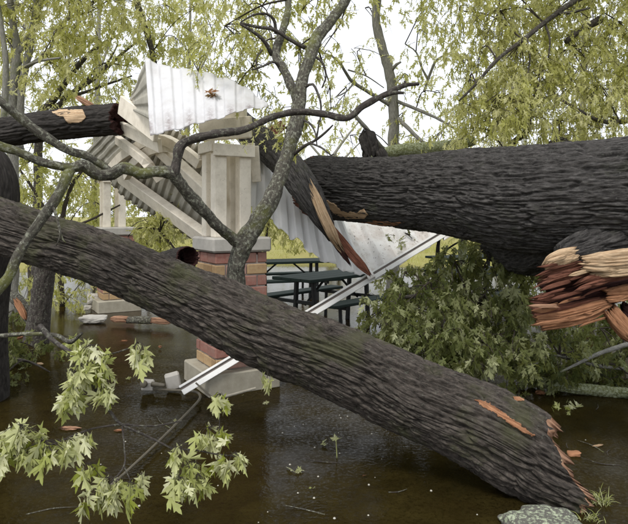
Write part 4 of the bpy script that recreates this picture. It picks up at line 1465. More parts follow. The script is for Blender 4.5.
# right weeping tree
d = 6.6
tree('weeping_maple', 'dense weeping yellow-green crown hanging over the big trunk at the upper right', 'tree', P(740, gy(d), d),
     [[(740, gy(d), d, 14), (735, 250, d, 13), (725, 100, d, 12), (700, 20, d, 10), (660, -60, d, 8), (610, -110, d, 5)],
      [(690, 0, d, 5), (640, -20, d, 4), (600, -10, 6.5, 3.2), (572, 3, 6.4, 2.8), (552, 17, 6.3, 2.5), (523, 40, 6.2, 2.2), (497, 60, 6.1, 1.8), (476, 84, 6.1, 1.4), (459, 101, 6.1, 0.8)],
      [(720, 90, d, 5), (660, 110, 6.5, 3.4), (620, 122, 6.4, 2.6), (597, 120, 6.3, 2), (575, 108, 6.2, 1.7), (560, 99, 6.2, 1.1)],
      [(600, 160, 6.5, 3.4), (575, 150, 6.4, 3), (560, 138, 6.3, 2.4), (548, 145, 6.3, 2)],
      [(505, 150, 6.4, 3.2), (516, 140, 6.3, 3), (527, 131, 6.2, 2.6), (530, 112, 6.2, 1.8), (534, 96, 6.2, 1)],
      [(560, 14, 6.3, 1.8), (575, 12, 6.2, 1.4), (590, 8, 6.2, 1)], [(545, 24, 6.3, 1.4), (550, 40, 6.2, 1), (548, 60, 6.2, 0.7)],
      [(600, 20, 6.6, 4), (580, 30, 6.5, 3.4), (566, 42, 6.4, 2.2)], [(527, 38, 6.2, 1), (530, 60, 6.2, 0.8), (526, 80, 6.1, 0.5)]],
     [(500, 110, 6.2, 34, 26, 70), (540, 90, 6.3, 34, 28, 70), (470, 95, 6.5, 22, 26, 30), (520, 60, 6.4, 30, 24, 48), (570, 65, 6.5, 34, 30, 60), (600, 100, 6.5, 34, 26, 54), (615, 40, 6.6, 30, 34, 54), (560, 20, 6.6, 40, 22, 54), (500, 25, 6.6, 32, 24, 44),
      (460, 25, 6.8, 22, 24, 20), (480, 62, 6.5, 22, 20, 24), (560, 128, 6.4, 40, 12, 30), (610, 132, 6.5, 26, 8, 16), (470, 135, 6.4, 24, 12, 18), (640, 80, 6.6, 22, 60, 40), (540, -25, 6.6, 90, 26, 90), (450, -30, 6.8, 50, 26, 36), (640, -20, 6.6, 40, 40, 40), (520, -90, 6.8, 100, 40, 90), (640, -110, 6.8, 80, 60, 80), (560, -160, 6.8, 110, 40, 80)],
     0.072, 'leaf_top', 'limb_dark', 0.40, 17, fall=1.0, tint=0.6, dens=1.25)
crowns = [o for o in bpy.data.objects if o.name.startswith('maple_tree') or o.name == 'weeping_maple']
for o in crowns:
    x0 = CX + o.location.x / o.location.y * F
    lo, hi = {'maple_tree': (-120, 60), 'maple_tree.001': (60, 260), 'maple_tree.002': (260, 480), 'weeping_maple': (480, 780)}[o.name]
    dd = o.location.y
    cl = [(x + random.uniform(-20, 20), y + random.uniform(-15, 15), dd + random.uniform(-1, 1), 62, 44, 36, 1.0) for x in range(lo + 35, hi, 70) for y in (-62, -125, -190, -255)]
    foliage(o, cl, 0.15, 'leaf_top', 0.5, 11, name='unseen_canopy', anchors=[(x0, -60, dd), (x0, -120, dd)], tint=0.45)  # out-of-view canopy added so the water mirrors less open sky
# mossy log behind the upper trunk
mb = MB()
log(mb, pxpath([(372, 158, 7.4, 5), (395, 151, 7.3, 6), (425, 149, 7.2, 6.5), (452, 146, 7.1, 6), (475, 140, 7.0, 5)]), 40, 80, amp=0.008, fw=0.03, fl=0.1, seed=81)
tag(mb.build('mossy_limb', M['moss'], origin=P(372, 158, 7.4)), 'mossy pale limb lying just behind the top edge of the big trunk', 'limb')

# trees and brush behind the left trunk and columns
d = 10.5
tree('understory_tree', 'low yellow-green tree behind the far column and near trunk at left', 'tree', P(60, gy(d), d),
     [[(62, gy(d), d, 3), (60, 240, d, 2.6), (70, 190, d, 2), (90, 160, d, 1.2)], [(60, 240, d, 1.8), (40, 200, d, 1.5), (20, 170, d, 1)], [(64, 230, d, 1.6), (90, 220, 10, 1.2), (120, 205, 10, 0.8)], [(62, 250, d, 1.2), (80, 255, d, 1), (110, 250, d, 0.6)]],
     [(70, 190, d, 40, 22, 46), (30, 175, d, 34, 22, 34), (95, 215, 11.5, 30, 22, 30), (85, 255, 10.8, 34, 20, 34), (35, 285, 10, 36, 18, 30), (85, 290, 10.3, 22, 14, 18), (15, 225, d, 30, 26, 26), (145, 232, 11.8, 22, 20, 24), (40, 145, 11, 44, 14, 24), (60, 300, 9.6, 22, 10, 10)],
     0.10, 'leaf_top', 'twig', 0.36, 13, tint=0.42)
d = 6.9
tree('sapling', 'small drooping leafy spray hanging beneath the roof beam, between the two columns', 'sapling', P(216, gy(d), d),
     [[(216, gy(d), d, 1.6), (206, 300, d, 1.4), (184, 262, d, 1.2), (160, 232, d, 1), (140, 228, 6.8, 0.8), (128, 236, 6.8, 0.5)]],
     [(166, 222, d, 18, 18, 26), (160, 245, d, 16, 12, 14), (176, 206, d, 8, 8, 5)], 0.095, 'leaf_top', 'twig', 0.28, 9, tint=0.45)
d = 13.5
for k, (x, lab, cl) in enumerate((
        (265, 'low bright shrub behind the far picnic table, right of the brick pier', [(262, 205, 14, 20, 16, 40), (285, 222, 14.5, 24, 14, 50), (250, 225, 14, 14, 10, 20), (310, 236, 15, 24, 8, 36)]),
        (480, 'dim shrub below the big trunk, right of the grimy roof sheet', [(470, 236, 14, 24, 8, 22), (500, 225, 14, 24, 14, 26)]))):
    tree('shrub', lab, 'shrub', P(x, gy(14), 14), [[(x, gy(14), 14, 2), (x, 250, 14, 1.6), (x + 4, 220, 14, 1)]], cl, 0.13, 'leaf_far', 'twig', 0.4, 9, tint=0.5)
for x, d, lab, cl in ((150, 15, 'pale shrub seen between the far column and the hanging roof beam', [(150, 200, 15, 24, 20, 50), (140, 226, 15, 22, 12, 34), (175, 222, 15, 20, 16, 36)]),
                      (215, 17, 'shrub behind the near column, under the roof beams', [(205, 205, 17, 24, 22, 50), (230, 215, 17, 24, 18, 40)]),
                      (95, 16, 'pale bush behind the far column', [(95, 195, 16, 30, 26, 60), (110, 225, 16, 24, 14, 34)]),
                      (340, 19, 'low bush beyond the picnic tables, below the crushed sheet', [(330, 226, 19, 26, 12, 44), (365, 228, 19, 24, 10, 36), (300, 222, 18, 22, 14, 40)]),
                      (30, 15, 'pale bush low behind the slanting trunk at left', [(30, 200, 15, 34, 24, 60), (0, 225, 15, 30, 20, 40), (55, 260, 13, 30, 16, 34)])):
    tree('shrub', lab, 'shrub', P(x, gy(d), d), [[(x, gy(d), d, 2), (x - 2, 235, d, 1.6), (x + 4, 210, d, 1)]], cl, 0.15, 'leaf_far', 'twig', 0.42, 9, tint=0.45, group='shrubs along the edge of the lawn')
# thin dark trees under the upper trunk
d = 7.2
tree('sapling', 'thin dark forked sapling under the big trunk in front of the grey floor', 'sapling', P(432, gy(d), d),
     [[(430, gy(d), d, 3), (433, 285, d, 2.6), (437, 262, d, 2.2), (439, 240, d, 1.8), (446, 222, d, 1.2)], [(438, 256, d, 1.2), (455, 244, d, 1), (472, 236, d, 0.7)], [(439, 240, d, 1), (425, 246, d, 0.8), (412, 256, d, 0.5)]],
     [(405, 236, 6.7, 12, 5, 6)], 0.09, 'leaf_mid', 'bark_left', 0.2, 8)
d = 7.8
tree('sapling', 'greenish upright stem below the big trunk beside the hanging leaves', 'sapling', P(463, gy(d), d),
     [[(463, gy(d), d, 4.5), (462, 280, d, 4.2), (463, 240, d, 4), (464, 200, d, 3.6)]],
     [(478, 238, 6.9, 14, 8, 9), (455, 268, 6.6, 16, 10, 9)], 0.10, 'leaf_mid', 'moss', 0.24, 8)

# distant trees
far = [(-90, 27, 330, 'round far tree at the left edge behind the thin stems', 'far trees'), (10, 30, 340, 'tall pale far tree behind the left stems', None), (95, 32, 300, 'far tree behind the black log', None), (185, 36, 230, 'far tree hidden behind the upturned sheet', None),
       (255, 42, 95, 'low far tree behind the near column', None), (330, 46, 62, 'low pale far tree in the gap left of the middle tree', None), (420, 46, 60, 'low pale far tree right of the middle tree', None), (500, 38, 200, 'far tree behind the weeping crown', None),
       (580, 32, 300, 'tall far tree behind the weeping crown at right', None), (680, 28, 330, 'tall far tree beyond the right edge', None)]
for x, d, hpx, lab, _ in far:
    g = gy(d)
    n = 20 + hpx // 6
    cl = []
    for k in range(max(4, hpx // 16)):
        f = (k + 0.5) / max(4, hpx // 16)
        cl.append((x + random.uniform(-34, 34) * (1 - 0.5 * f), 205 - hpx * f, d + random.uniform(-2, 2), random.uniform(24, 40), random.uniform(16, 26), 16, 1.6))
    tree('far_tree', lab, 'tree', P(x, g, d), [[(x, g, d, 4), (x, 190, d, 3.4), (x + 3, 215 - hpx * 0.5, d, 2.4), (x + 6, 215 - hpx, d, 0.8)]] +
         [[(x, 180 - hpx * 0.2 * q, d, 1.6), (x + s * 14, 165 - hpx * 0.25 * q, d, 1.2), (x + s * 30, 150 - hpx * 0.3 * q, d, 0.6)] for q, s in ((0.4, 1), (0.9, -1), (1.6, 1))],
         cl, 0.34, 'leaf_far', 'limb_pale', 1.1, 9, group='far trees beyond the lawn', tint=0.6, twr=0.012)

# ------------------------------------------------------------------ fallen leafy branches, right of centre
fb = thing('fallen_leafy_branch', 'fallen leafy maple bough with silvery green leaves under the big trunk', 'branch', P(450, 380, 5.2))
for k, pts in enumerate([[(560, 300, 5.6, 4), (510, 305, 5.4, 3.4), (470, 300, 5.3, 3), (430, 295, 5.2, 2.4), (395, 300, 5.1, 1.4), (372, 315, 5.0, 0.8)],
                         [(500, 305, 5.4, 2.2), (470, 330, 5.1, 1.8), (440, 345, 4.9, 1.3), (412, 350, 4.8, 0.8)], [(520, 304, 5.4, 2.2), (510, 335, 5.1, 1.8), (505, 360, 4.9, 1)]]):
    limb(fb, pts, 'limb_dark', 9, 0.12, 'limb', 50 + k, 0.05)
foliage(fb, [(395, 320, 4.9, 26, 26, 34, 0.3), (425, 300, 5.1, 26, 24, 32, 0.3), (455, 275, 5.3, 26, 22, 28, 0.3), (490, 265, 5.4, 24, 20, 22, 0.3), (445, 335, 4.9, 30, 26, 42, 0.35), (485, 310, 5.1, 28, 26, 38, 0.35), (510, 300, 5.2, 20, 24, 24, 0.3), (420, 345, 4.7, 30, 16, 28, 0.3),
             (475, 350, 4.7, 30, 20, 32, 0.3), (515, 345, 4.9, 22, 24, 26, 0.3), (405, 280, 5.4, 20, 14, 14, 0.3), (525, 275, 5.5, 16, 16, 12, 0.3), (385, 345, 4.8, 14, 12, 10, 0.2)],
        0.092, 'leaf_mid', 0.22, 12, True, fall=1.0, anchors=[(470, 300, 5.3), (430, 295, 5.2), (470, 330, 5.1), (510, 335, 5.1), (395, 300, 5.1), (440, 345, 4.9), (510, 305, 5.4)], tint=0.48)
fb2 = thing('fallen_leafy_branch', 'dark tangle of fallen green branches beneath the splintered stub', 'branch', P(585, 390, 5.6))
for k, pts in enumerate([[(660, 335, 5.8, 3), (625, 345, 5.5, 2.4), (598, 354, 5.3, 2), (575, 365, 5.2, 1.4), (560, 372, 5.1, 0.8)], [(640, 370, 5.6, 2), (600, 366, 5.5, 1.7), (560, 356, 5.5, 1.3), (530, 350, 5.4, 0.8)],
                         [(490, 372, 5.0, 1.4), (512, 366, 5.1, 1.3), (540, 362, 5.3, 1.1), (552, 350, 5.4, 0.7)]]):
    limb(fb2, pts, 'limb_pale', 9, 0.12, 'limb', 60 + k, 0.05)
foliage(fb2, [(560, 350, 5.6, 26, 18, 24, 0.35), (600, 340, 5.8, 26, 20, 26, 0.35), (620, 365, 5.6, 16, 18, 16, 0.3), (540, 335, 5.7, 18, 20, 18, 0.3), (575, 370, 5.5, 26, 10, 12, 0.3), (625, 320, 6.0, 14, 16, 12, 0.3), (640, 390, 5.3, 14, 12, 8, 0.2), (550, 300, 6.2, 30, 30, 20, 0.4), (600, 300, 6.4, 34, 34, 24, 0.4), (535, 372, 5.6, 24, 12, 20, 0.3), (600, 378, 5.7, 34, 10, 24, 0.3), (560, 368, 6.2, 40, 18, 34, 0.5), (510, 375, 5.4, 14, 8, 8, 0.2), (620, 350, 6.4, 30, 30, 30, 0.4)],
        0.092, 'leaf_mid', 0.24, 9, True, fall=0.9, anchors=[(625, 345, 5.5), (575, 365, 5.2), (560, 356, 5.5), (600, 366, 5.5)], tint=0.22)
fb3 = thing('fallen_leafy_branch', 'dark green leafy debris in the water at the left edge', 'branch', P(10, 372, 6.1))
limb(fb3, [(-30, 350, 6.4, 2.4), (0, 356, 6.3, 2), (30, 362, 6.1, 1.2), (50, 372, 6.0, 0.6)], 'limb_dark', 8, 0.12, 'limb', 66, 0.05)
foliage(fb3, [(6, 352, 6.3, 16, 16, 20, 0.3), (0, 385, 5.6, 12, 10, 9, 0.2), (34, 352, 6.6, 22, 8, 12, 0.3), (-15, 330, 6.6, 22, 26, 26, 0.3), (14, 318, 8.8, 16, 14, 14, 0.3)], 0.09, 'leaf_mid', 0.2, 9, True, fall=0.7,
        anchors=[(0, 356, 6.3), (30, 362, 6.1)], tint=0.25)
# brush farther back right, keeps the view closed
d = 9.5
tree('understory_tree', 'shadowy green brush far behind the splintered stub at right', 'bush', P(590, gy(d), d),
     [[(590, gy(d), d, 3), (592, 280, d, 2.4), (600, 240, d, 1.6)]],
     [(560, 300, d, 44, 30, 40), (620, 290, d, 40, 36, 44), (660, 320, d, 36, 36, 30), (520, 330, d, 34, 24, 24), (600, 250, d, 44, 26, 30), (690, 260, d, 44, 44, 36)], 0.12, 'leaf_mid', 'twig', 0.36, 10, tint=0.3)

# lichened log in the water
mb = MB()
log(mb, pxpath([(528, 378, 5.45, 3), (545, 383, 5.4, 5), (575, 388, 5.35, 5.5), (610, 392, 5.3, 5.5), (650, 396, 5.2, 6)]), 44, 150, amp=0.012, fw=0.03, fl=0.08, seed=83)
tag(mb.build('lichened_log', M['moss'], origin=P(575, 393, 5.35)), 'pale green lichened log lying in the water at right', 'log')

# ------------------------------------------------------------------ left: stump, propping stem, debris
st = thing('standing_stump', 'dark standing trunk at the left edge behind the slanting trunk', 'tree trunk', P(-6, gy(5.2), 5.2))
mb = MB()
log(mb, pxpath([(-36, gy(5.2), 5.2, 40), (-26, 300, 5.2, 32), (-16, 220, 5.2, 30), (-9, 190, 5.2, 25), (-11, 166, 5.2, 20), (-18, 150, 5.2, 14), (-30, 100, 5.2, 10)]), 120, 160, amp=0.018, fw=0.04, fl=0.16, seed=90)
mb.build('bark', M['bark_left'], st)
mb = MB()
log(mb, pxpath([(36, 345, 7.5, 12), (40, 310, 7.5, 10), (44, 280, 7.5, 9.5), (47, 255, 7.5, 9.5), (49, 235, 7.5, 9)]), 60, 90, amp=0.014, fw=0.035, fl=0.12, seed=91)
tag(mb.build('propping_stem', M['limb_dark'], origin=P(37, 343, 7.5)), 'short dark upright stem propping the slanting trunk at left', 'stem')
bs = thing('splintered_branch', 'grey branch with torn orange wood behind the dark propping stem', 'branch', P(36, 334, 8.0))
mb = MB()
tube(mb, pxpath([(10, 294, 8.3, 5), (20, 302, 8.2, 6), (30, 318, 8.1, 5), (36, 334, 8.0, 4)]), 16, 0.02, 0.2, 4)
mb.build('bark', M['limb'], bs)
mb = MB()
shard(mb, px3([(14, 297, 8.08), (22, 311, 8.0), (27, 322, 7.95)]), 0.05, 0.08, 92, up=(1, 0, 0.5), tip=(0.4, 0.3))
mb.build('torn_wood', M['w_orange'], bs)
mb = MB()
shard(mb, px3([(-12, 347, 7.3), (8, 340, 7.5), (27, 334, 7.7)]), 0.10, 0.10, 93, tip=(1, 0.25))
tag(mb.build('wood_sliver', M['w_orange'], origin=P(0, 345, 7.4)), 'pinkish torn wood sliver at the left edge', 'wood')

cw = thing('cut_branch', 'short lichened branch with bare orange ends on the wet floor', 'branch', P(140, 325, 8.6))
mb = MB()
tube(mb, pxpath([(128, 319.5, 8.7, 3.6), (140, 320, 8.6, 3.9), (152, 320.5, 8.6, 3.6)]), 14, 0.03, 0.15, 6)
mb.build('bark', M['limb'], cw)
for pts, sd_ in (([(109, 319, 8.75), (120, 319, 8.7), (130, 319.5, 8.68)], 94), ([(150, 320, 8.58), (164, 321, 8.5), (175, 321, 8.45)], 95)):
    mb = MB()
    shard(mb, px3(pts), 0.08, 0.085, sd_, tip=(0.4, 0.9) if sd_ == 94 else (0.9, 0.35))
    mb.build('bare_wood', M['w_split'], cw)


def chunk(name, c, r, mat, label, cat, seed, sc=(1, 1, 1), n=14, flat=0.0, group=None):
    th, ph = np.meshgrid(np.linspace(0, np.pi, n), np.linspace(0, 2 * np.pi, 2 * n), indexing='ij')
    x, y, z = np.sin(th) * np.cos(ph), np.sin(th) * np.sin(ph), np.cos(th)
    k = 1 / (np.abs(x) ** 4 + np.abs(y) ** 4 + np.abs(z) ** 4) ** 0.25
    k = k * (1 + 0.22 * noise3(x * 1.6 + seed, y * 1.6, z * 1.6, seed) + 0.08 * noise3(x * 5, y * 5, z * 5, seed + 1))
    V = np.stack([x * k * sc[0], y * k * sc[1], z * k * sc[2]], -1) * r
    V[:, -1] = V[:, 0]
    mb = MB()
    mb.add((V + np.asarray(c)).reshape(-1, 3), [grid_faces(n, 2 * n)[:, ::-1]])
    o = mb.build(name, M[mat], origin=c, smooth=flat == 0)
    return tag(o, label, cat, group)


chunk('concrete_rubble', P(93, 319, 8.9), 0.14, 'stone', 'flat grey rubble piece on the wet floor left of the cut branch', 'rubble', 5, (1.3, 0.8, 0.35), flat=1)
chunk('concrete_rubble', P(94, 299, 10.2), 0.11, 'stone', 'small grey rubble lump beside the far column base', 'rubble', 9, (1, 0.8, 0.9), flat=1)
chunk('concrete_rubble', P(88, 308, 9.9), 0.06, 'stone', 'tiny grey rubble bit between the flat rubble piece and the far base', 'rubble', 14, (1, 0.8, 0.7), flat=1)

mb = MB()
q = P(173, 381, 5.45)
rz = math.radians(12)
box(mb, q, (math.cos(rz), 0.3, math.sin(rz)), (-0.3, 1, 0), (-math.sin(rz), 0, math.cos(rz)), 0.062, 0.05, 0.07, 0.012)
tag(mb.build('broken_block', M['stone'], smooth=False, origin=q - np.array([0, 0, 0.07])), 'broken grey block beside the lower end of the white strip', 'block')

pp = thing('bent_pipe', 'bent metal pipe with a small lamp box lying in the water at lower left', 'pipe', P(150, 390, 5.4))
mb = MB()
tube(mb, pxpath([(148, 388, 5.40, 1.35), (170, 390, 5.33, 1.35), (190, 391, 5.28, 1.35), (198, 393, 5.2, 1.35), (200, 398, 5.08, 1.35), (192, 408, 4.83, 1.35), (160, 440, 4.15, 1.35), (128, 470, 3.67, 1.35), (110, 486, 3.46, 1.35)]), 12, 0.02)
mb.build('pipe', M['pipe'], pp)
mb = MB()
box(mb, P(148, 385, 5.4), (0.95, 0.2, -0.1), (-0.2, 0.95, 0), (0.1, 0, 1), 0.055, 0.045, 0.045, 0.012)
lb = mb.build('lamp_box', M['stone'], pp, False)
mb = MB()
tube(mb, pxpath([(144, 384, 5.34, 3.6), (143.5, 384, 5.3, 3.8), (143, 384, 5.29, 3.0)]), 16, 0.01)
mb.build('lens', M['pipe'], lb)
mb = MB()
tube(mb, pxpath([(152, 384, 5.37, 2.6), (160, 385, 5.35, 2.2), (165, 385.5, 5.34, 1.8)]), 12, 0.01)
mb.build('connector', M['pipe'], lb)

mb = MB()
tube(mb, pxpath([(196, 383, 5.0, 0.9), (206, 392, 4.9, 0.9), (213, 398, 4.85, 0.9)]), 8, 0.02)
tag(mb.build('thin_rod', M['pipe'], origin=P(196, 383, 5.0)), 'thin rod on the floor below the white strip', 'rod')
mb = MB()
beam(mb, P(220, 398, 4.95), P(256, 388, 5.15), 0.02, 0.02)
tag(mb.build('wood_lath', M['concrete'], smooth=False, origin=P(220, 398, 4.95)), 'narrow pale lath lying along the pier base', 'lath')

# rock at the bottom right
chunk('lichened_rock', P(542, 530, 3.04), 0.155, 'rock', 'lichen-spotted dark rock at the bottom right edge', 'rock', 21, (1.2, 0.8, 0.5), n=60)
chunk('orange_wood_knot', P(574, 454, 4.0), 0.035, 'w_orange', 'small orange wood lump floating right of the trunk end', 'wood', 24, (1.1, 0.8, 0.5))

# floating wood pieces
for k, (x, y, w, h, lab, m_) in enumerate(((70, 429, 0.20, 0.035, 'orange wood flake floating at lower left under the leaves', 'w_split'), (540, 393, 0.12, 0.05, 'orange wood chip behind the trunk by the lichened log', 'w_orange'), (119, 431, 0.09, 0.02, 'small brown wood scrap in the water where the twigs meet', 'w_orange'),
                                           (124, 343, 0.12, 0.025, 'thin orange chip on the wet floor below the cut branch', 'w_orange'), (40, 366, 0.13, 0.02, 'thin yellowish chip in the water at left', 'w_pale'), (598, 446, 0.12, 0.012, 'slender pale stick in the water at right', 'w_pale'),
                                           (160, 349, 0.06, 0.03, 'small orange scrap on the wet floor beside the near base', 'w_orange'))):
    d = EYE / (y - HY) * F
    c = P(x, y, d)
    ang = random.uniform(-0.5, 0.5)
    a = np.array([math.cos(ang), math.sin(ang), 0])
    mb = MB()
    shard(mb, np.array([c - a * w / 2, c, c + a * w / 2]) + ZUP * 0.028 * (1 if y < 400 and x < 300 else 0.2), h * 1.4, h * 0.6, 200 + k, n=24, m=40, tip=(0.12, 0.3), fib=0.3, jag=0.5)
    tag(mb.build('wood_chip', M[m_], origin=c), lab, 'wood')

# ------------------------------------------------------------------ hanging wilted twigs in the near left corner
nb = thing('hanging_twig', 'thin dark twig with wilted pale maple leaves hanging in the lower left corner', 'twig', P(123, 440, 2.6))
W = [[(40, 326, 2.9, 2.6), (53, 340, 2.8, 2.3), (75, 357, 2.7, 2.0), (91, 382, 2.65, 1.8), (109, 410, 2.6, 1.6), (121, 424, 2.6, 1.4), (147, 436, 2.6, 1.2), (175, 450, 2.6, 0.8)],
     [(121, 424, 2.6, 1.1), (91, 429, 2.55, 1.0), (63, 440, 2.5, 0.9), (28, 454, 2.45, 0.7), (0, 455, 2.4, 0.6)],
     [(121, 424, 2.6, 1.0), (151, 426, 2.62, 0.9), (182, 421, 2.65, 0.6)],
     [(122, 425, 2.6, 1.0), (124, 445, 2.55, 0.9), (124, 466, 2.5, 0.9), (108, 485, 2.45, 0.8), (92, 500, 2.4, 0.6)],
     [(124, 466, 2.5, 0.8), (130, 480, 2.48, 0.7), (137, 498, 2.45, 0.5)],
     [(172, 449, 2.6, 0.8), (195, 450, 2.6, 0.8), (216, 454, 2.6, 0.7), (243, 457, 2.6, 0.5)],
     [(188, 450, 2.6, 0.7), (195, 462, 2.58, 0.6), (188, 482, 2.55, 0.5)],
     [(78, 362, 2.7, 1.2), (95, 358, 2.68, 0.9), (118, 352, 2.66, 0.7), (138, 345, 2.65, 0.5)],
     [(84, 372, 2.66, 0.9), (75, 380, 2.6, 0.7), (66, 384, 2.58, 0.5)],
     [(0, 336, 3.0, 2.2), (25, 334, 2.95, 2.0), (55, 335, 2.9, 2.0), (70, 342, 2.85, 2.2), (82, 333, 2.8, 1.4)],
     [(216, 450, 2.62, 0.6), (219, 430, 2.65, 0.5), (220, 408, 2.7, 0.5)]]
for k, l in enumerate(W):
    mb = MB()
    tube(mb, pxpath(l), 8, 0.02, 0.15, 300 + k)
    mb.build('stem', M['limb_dark'] if k != 9 else M['limb'], nb)
NEAR = [(20, 440, 2.42, 22, 12, 16), (45, 456, 2.42, 24, 12, 16), (8, 460, 2.4, 14, 14, 8), (70, 450, 2.45, 10, 8, 5), (80, 380, 2.58, 12, 14, 9), (100, 372, 2.6, 10, 12, 8), (105, 395, 2.58, 12, 14, 9), (72, 402, 2.55, 10, 14, 8), (92, 355, 2.62, 16, 8, 6), (137, 352, 2.64, 7, 8, 4), (141, 362, 2.64, 6, 8, 4),
        (86, 440, 2.5, 5, 8, 3), (110, 490, 2.42, 16, 10, 9), (98, 502, 2.4, 18, 10, 9), (130, 497, 2.42, 10, 12, 6), (142, 484, 2.46, 6, 8, 3), (190, 478, 2.55, 12, 12, 8), (180, 495, 2.5, 14, 14, 8), (198, 492, 2.52, 10, 14, 6), (180, 455, 2.58, 7, 8, 4), (210, 438, 2.62, 12, 9, 7), (222, 440, 2.62, 8, 8, 3),
        (234, 462, 2.58, 12, 7, 5), (222, 470, 2.58, 8, 9, 4), (220, 404, 2.68, 6, 8, 5), (90, 470, 2.46, 9, 5, 4), (75, 345, 3.0, 12, 6, 4)]
for k, (x, y, d, rx, ry, n) in enumerate(NEAR):
    n = int(n * 2.2)
    pts = clump_points(P(x, y - ry * 0.6, d), rx * 1.2 * d / F, 0.06, ry * d / F * 0.8, n)
    tip = norm(rng.normal(size=(n, 3)) * 0.45 + np.array([0, -0.1, -1.0]))
    sz = rng.uniform(0.055, 0.105, n)
    for i in range(n):                          # every near leaf is a part of its own
        lf = MB()
        add_leaves(lf, pts[i:i + 1], tip[i:i + 1], sz[i:i + 1], True, random.uniform(0.4, 1.1), tint=np.full(1, random.choice((0.15, 0.45, 0.6, 0.75, 0.9))))
        lf.build('leaf', M['leaf_near'], nb, False)
    tw = MB()
    A = np.vstack([pxpath(l)[:, :3] for l in W])
    hub = P(x, y - ry * 1.3, d)
    for p in pts:
        tube(tw, np.column_stack([np.array([hub, (hub + p) / 2 + np.array([0, 0, 0.01]), p]), [0.0012, 0.001, 0.0008]]), 4, 0.05, caps=False)
    near = A[np.argmin(np.linalg.norm(A - hub, axis=1))]
    tube(tw, np.column_stack([np.array([near, (near + hub) / 2, hub]), [0.0018, 0.0016, 0.0012]]), 4, 0.05, caps=False)
    tw.build('petioles', M['twig'], nb)['kind'] = 'stuff'
# sprig on the floor by the pier
sp = thing('leaf_sprig', 'wilted leaf sprig hanging from the trunk in front of the pier base', 'sprig', P(268, 392, 3.7))
lf = MB()
pts = clump_points(P(267, 377, 3.72), 0.045, 0.03, 0.03, 9)
add_leaves(lf, pts, norm(rng.normal(size=(9, 3)) * 0.45 + np.array([0, -0.1, -1.0])), rng.uniform(0.07, 0.11, 9), True, 0.5, tint=np.full(9, 0.55))
lf.build('leaf_cluster', M['leaf_near'], sp, False)
mb = MB()
tube(mb, pxpath([(270, 366, 3.74, 0.6), (268, 372, 3.73, 0.6), (267, 378, 3.72, 0.4)]), 6, 0.02)
mb.build('stem', M['twig'], sp)

# small plants and leaves in the water
def floating(x, y, n, size, label, tint, lift=0.012):
    d = EYE / (y - HY) * F
    c = P(x, y, d)
    lf = MB()
    pts = c + np.column_stack([rng.normal(0, size * 0.5, n), rng.normal(0, size * 0.5, n), np.full(n, lift)])
    tip = norm(np.column_stack([rng.normal(size=(n, 2)), rng.uniform(-0.05, 0.35, n)]))
    add_leaves(lf, pts, tip, rng.uniform(0.7, 1.1, n) * size, True, 0.3, tint=np.full(n, tint))
    return tag(lf.build('fallen_leaf', M['leaf_near' if tint > 0.1 else 'leaf_dead'], None, False, origin=c), label, 'leaf', 'leaves lying on the flood water')


for x, y, n, s, lab, ti in ((297, 473, 5, 0.06, 'small bunch of pale leaves floating in the middle foreground', 0.8), (324, 445, 3, 0.05, 'pale leaf pair floating below the trunk', 0.8), (320, 393, 4, 0.06, 'pale leaves floating in the shadow under the trunk', 0.8),
                            (368, 480, 1, 0.05, 'single reddish dead leaf on the foreground water', 0.0), (262, 405, 2, 0.05, 'pale leaf on the water just off the slab edge', 0.9), (240, 397, 1, 0.03, 'tiny yellowish leaf on the slab by the pier base', 0.5),
                            (575, 407, 9, 0.09, 'bunch of pale leaves caught behind the trunk end', 0.8), (560, 410, 6, 0.08, 'green leaves floating behind the torn trunk end', 0.3), (545, 517, 5, 0.05, 'pale leaf scraps over the rock at the bottom edge', 0.9),
                            (130, 380, 2, 0.05, 'faint leaf on the water left of the lamp box', 0.5), (178, 424, 2, 0.05, 'pale leaf scrap on the water by the bent pipe', 0.9), (310, 490, 2, 0.03, 'yellow leaf scrap in the near water', 0.4)):
    floating(x, y, n, s, lab, ti)
dl = thing('seedling', 'small pale seedling standing in the water in the middle foreground', 'seedling', P(337, 458, 3.93))
mb = MB()
tube(mb, pxpath([(337, 458, 3.95, 0.7), (336.5, 448, 3.94, 0.6), (336, 440, 3.93, 0.4)]), 6, 0.02)
mb.build('stem', M['leaf_near'], dl)
lf = MB()
add_leaves(lf, np.repeat(P(336, 440, 3.93)[None], 4, 0), np.array([[1, 0, .5], [-1, 0, .4], [0.3, -0.8, .7], [-.3, .6, .9]]), np.full(4, 0.045), True, 0.4, tint=np.full(4, 0.7))
lf.build('leaf', M['leaf_near'], dl, False)
# the dead leaf on the sheet
lf = MB()
add_leaves(lf, np.array([P(206, 92, 5.17), P(212, 93, 5.165), P(215, 95, 5.16)]), np.array([[1, -0.05, 0.1], [1, -0.1, -0.2], [-1, -0.05, -0.1]]), np.array([0.12, 0.09, 0.09]), True, 0.3, tint=np.full(3, 0.3))
tag(lf.build('dead_leaf', M['leaf_dead'], None, False, origin=P(211, 94, 5.17)), 'brown dead leaf stuck on the upturned white roof sheet', 'leaf')

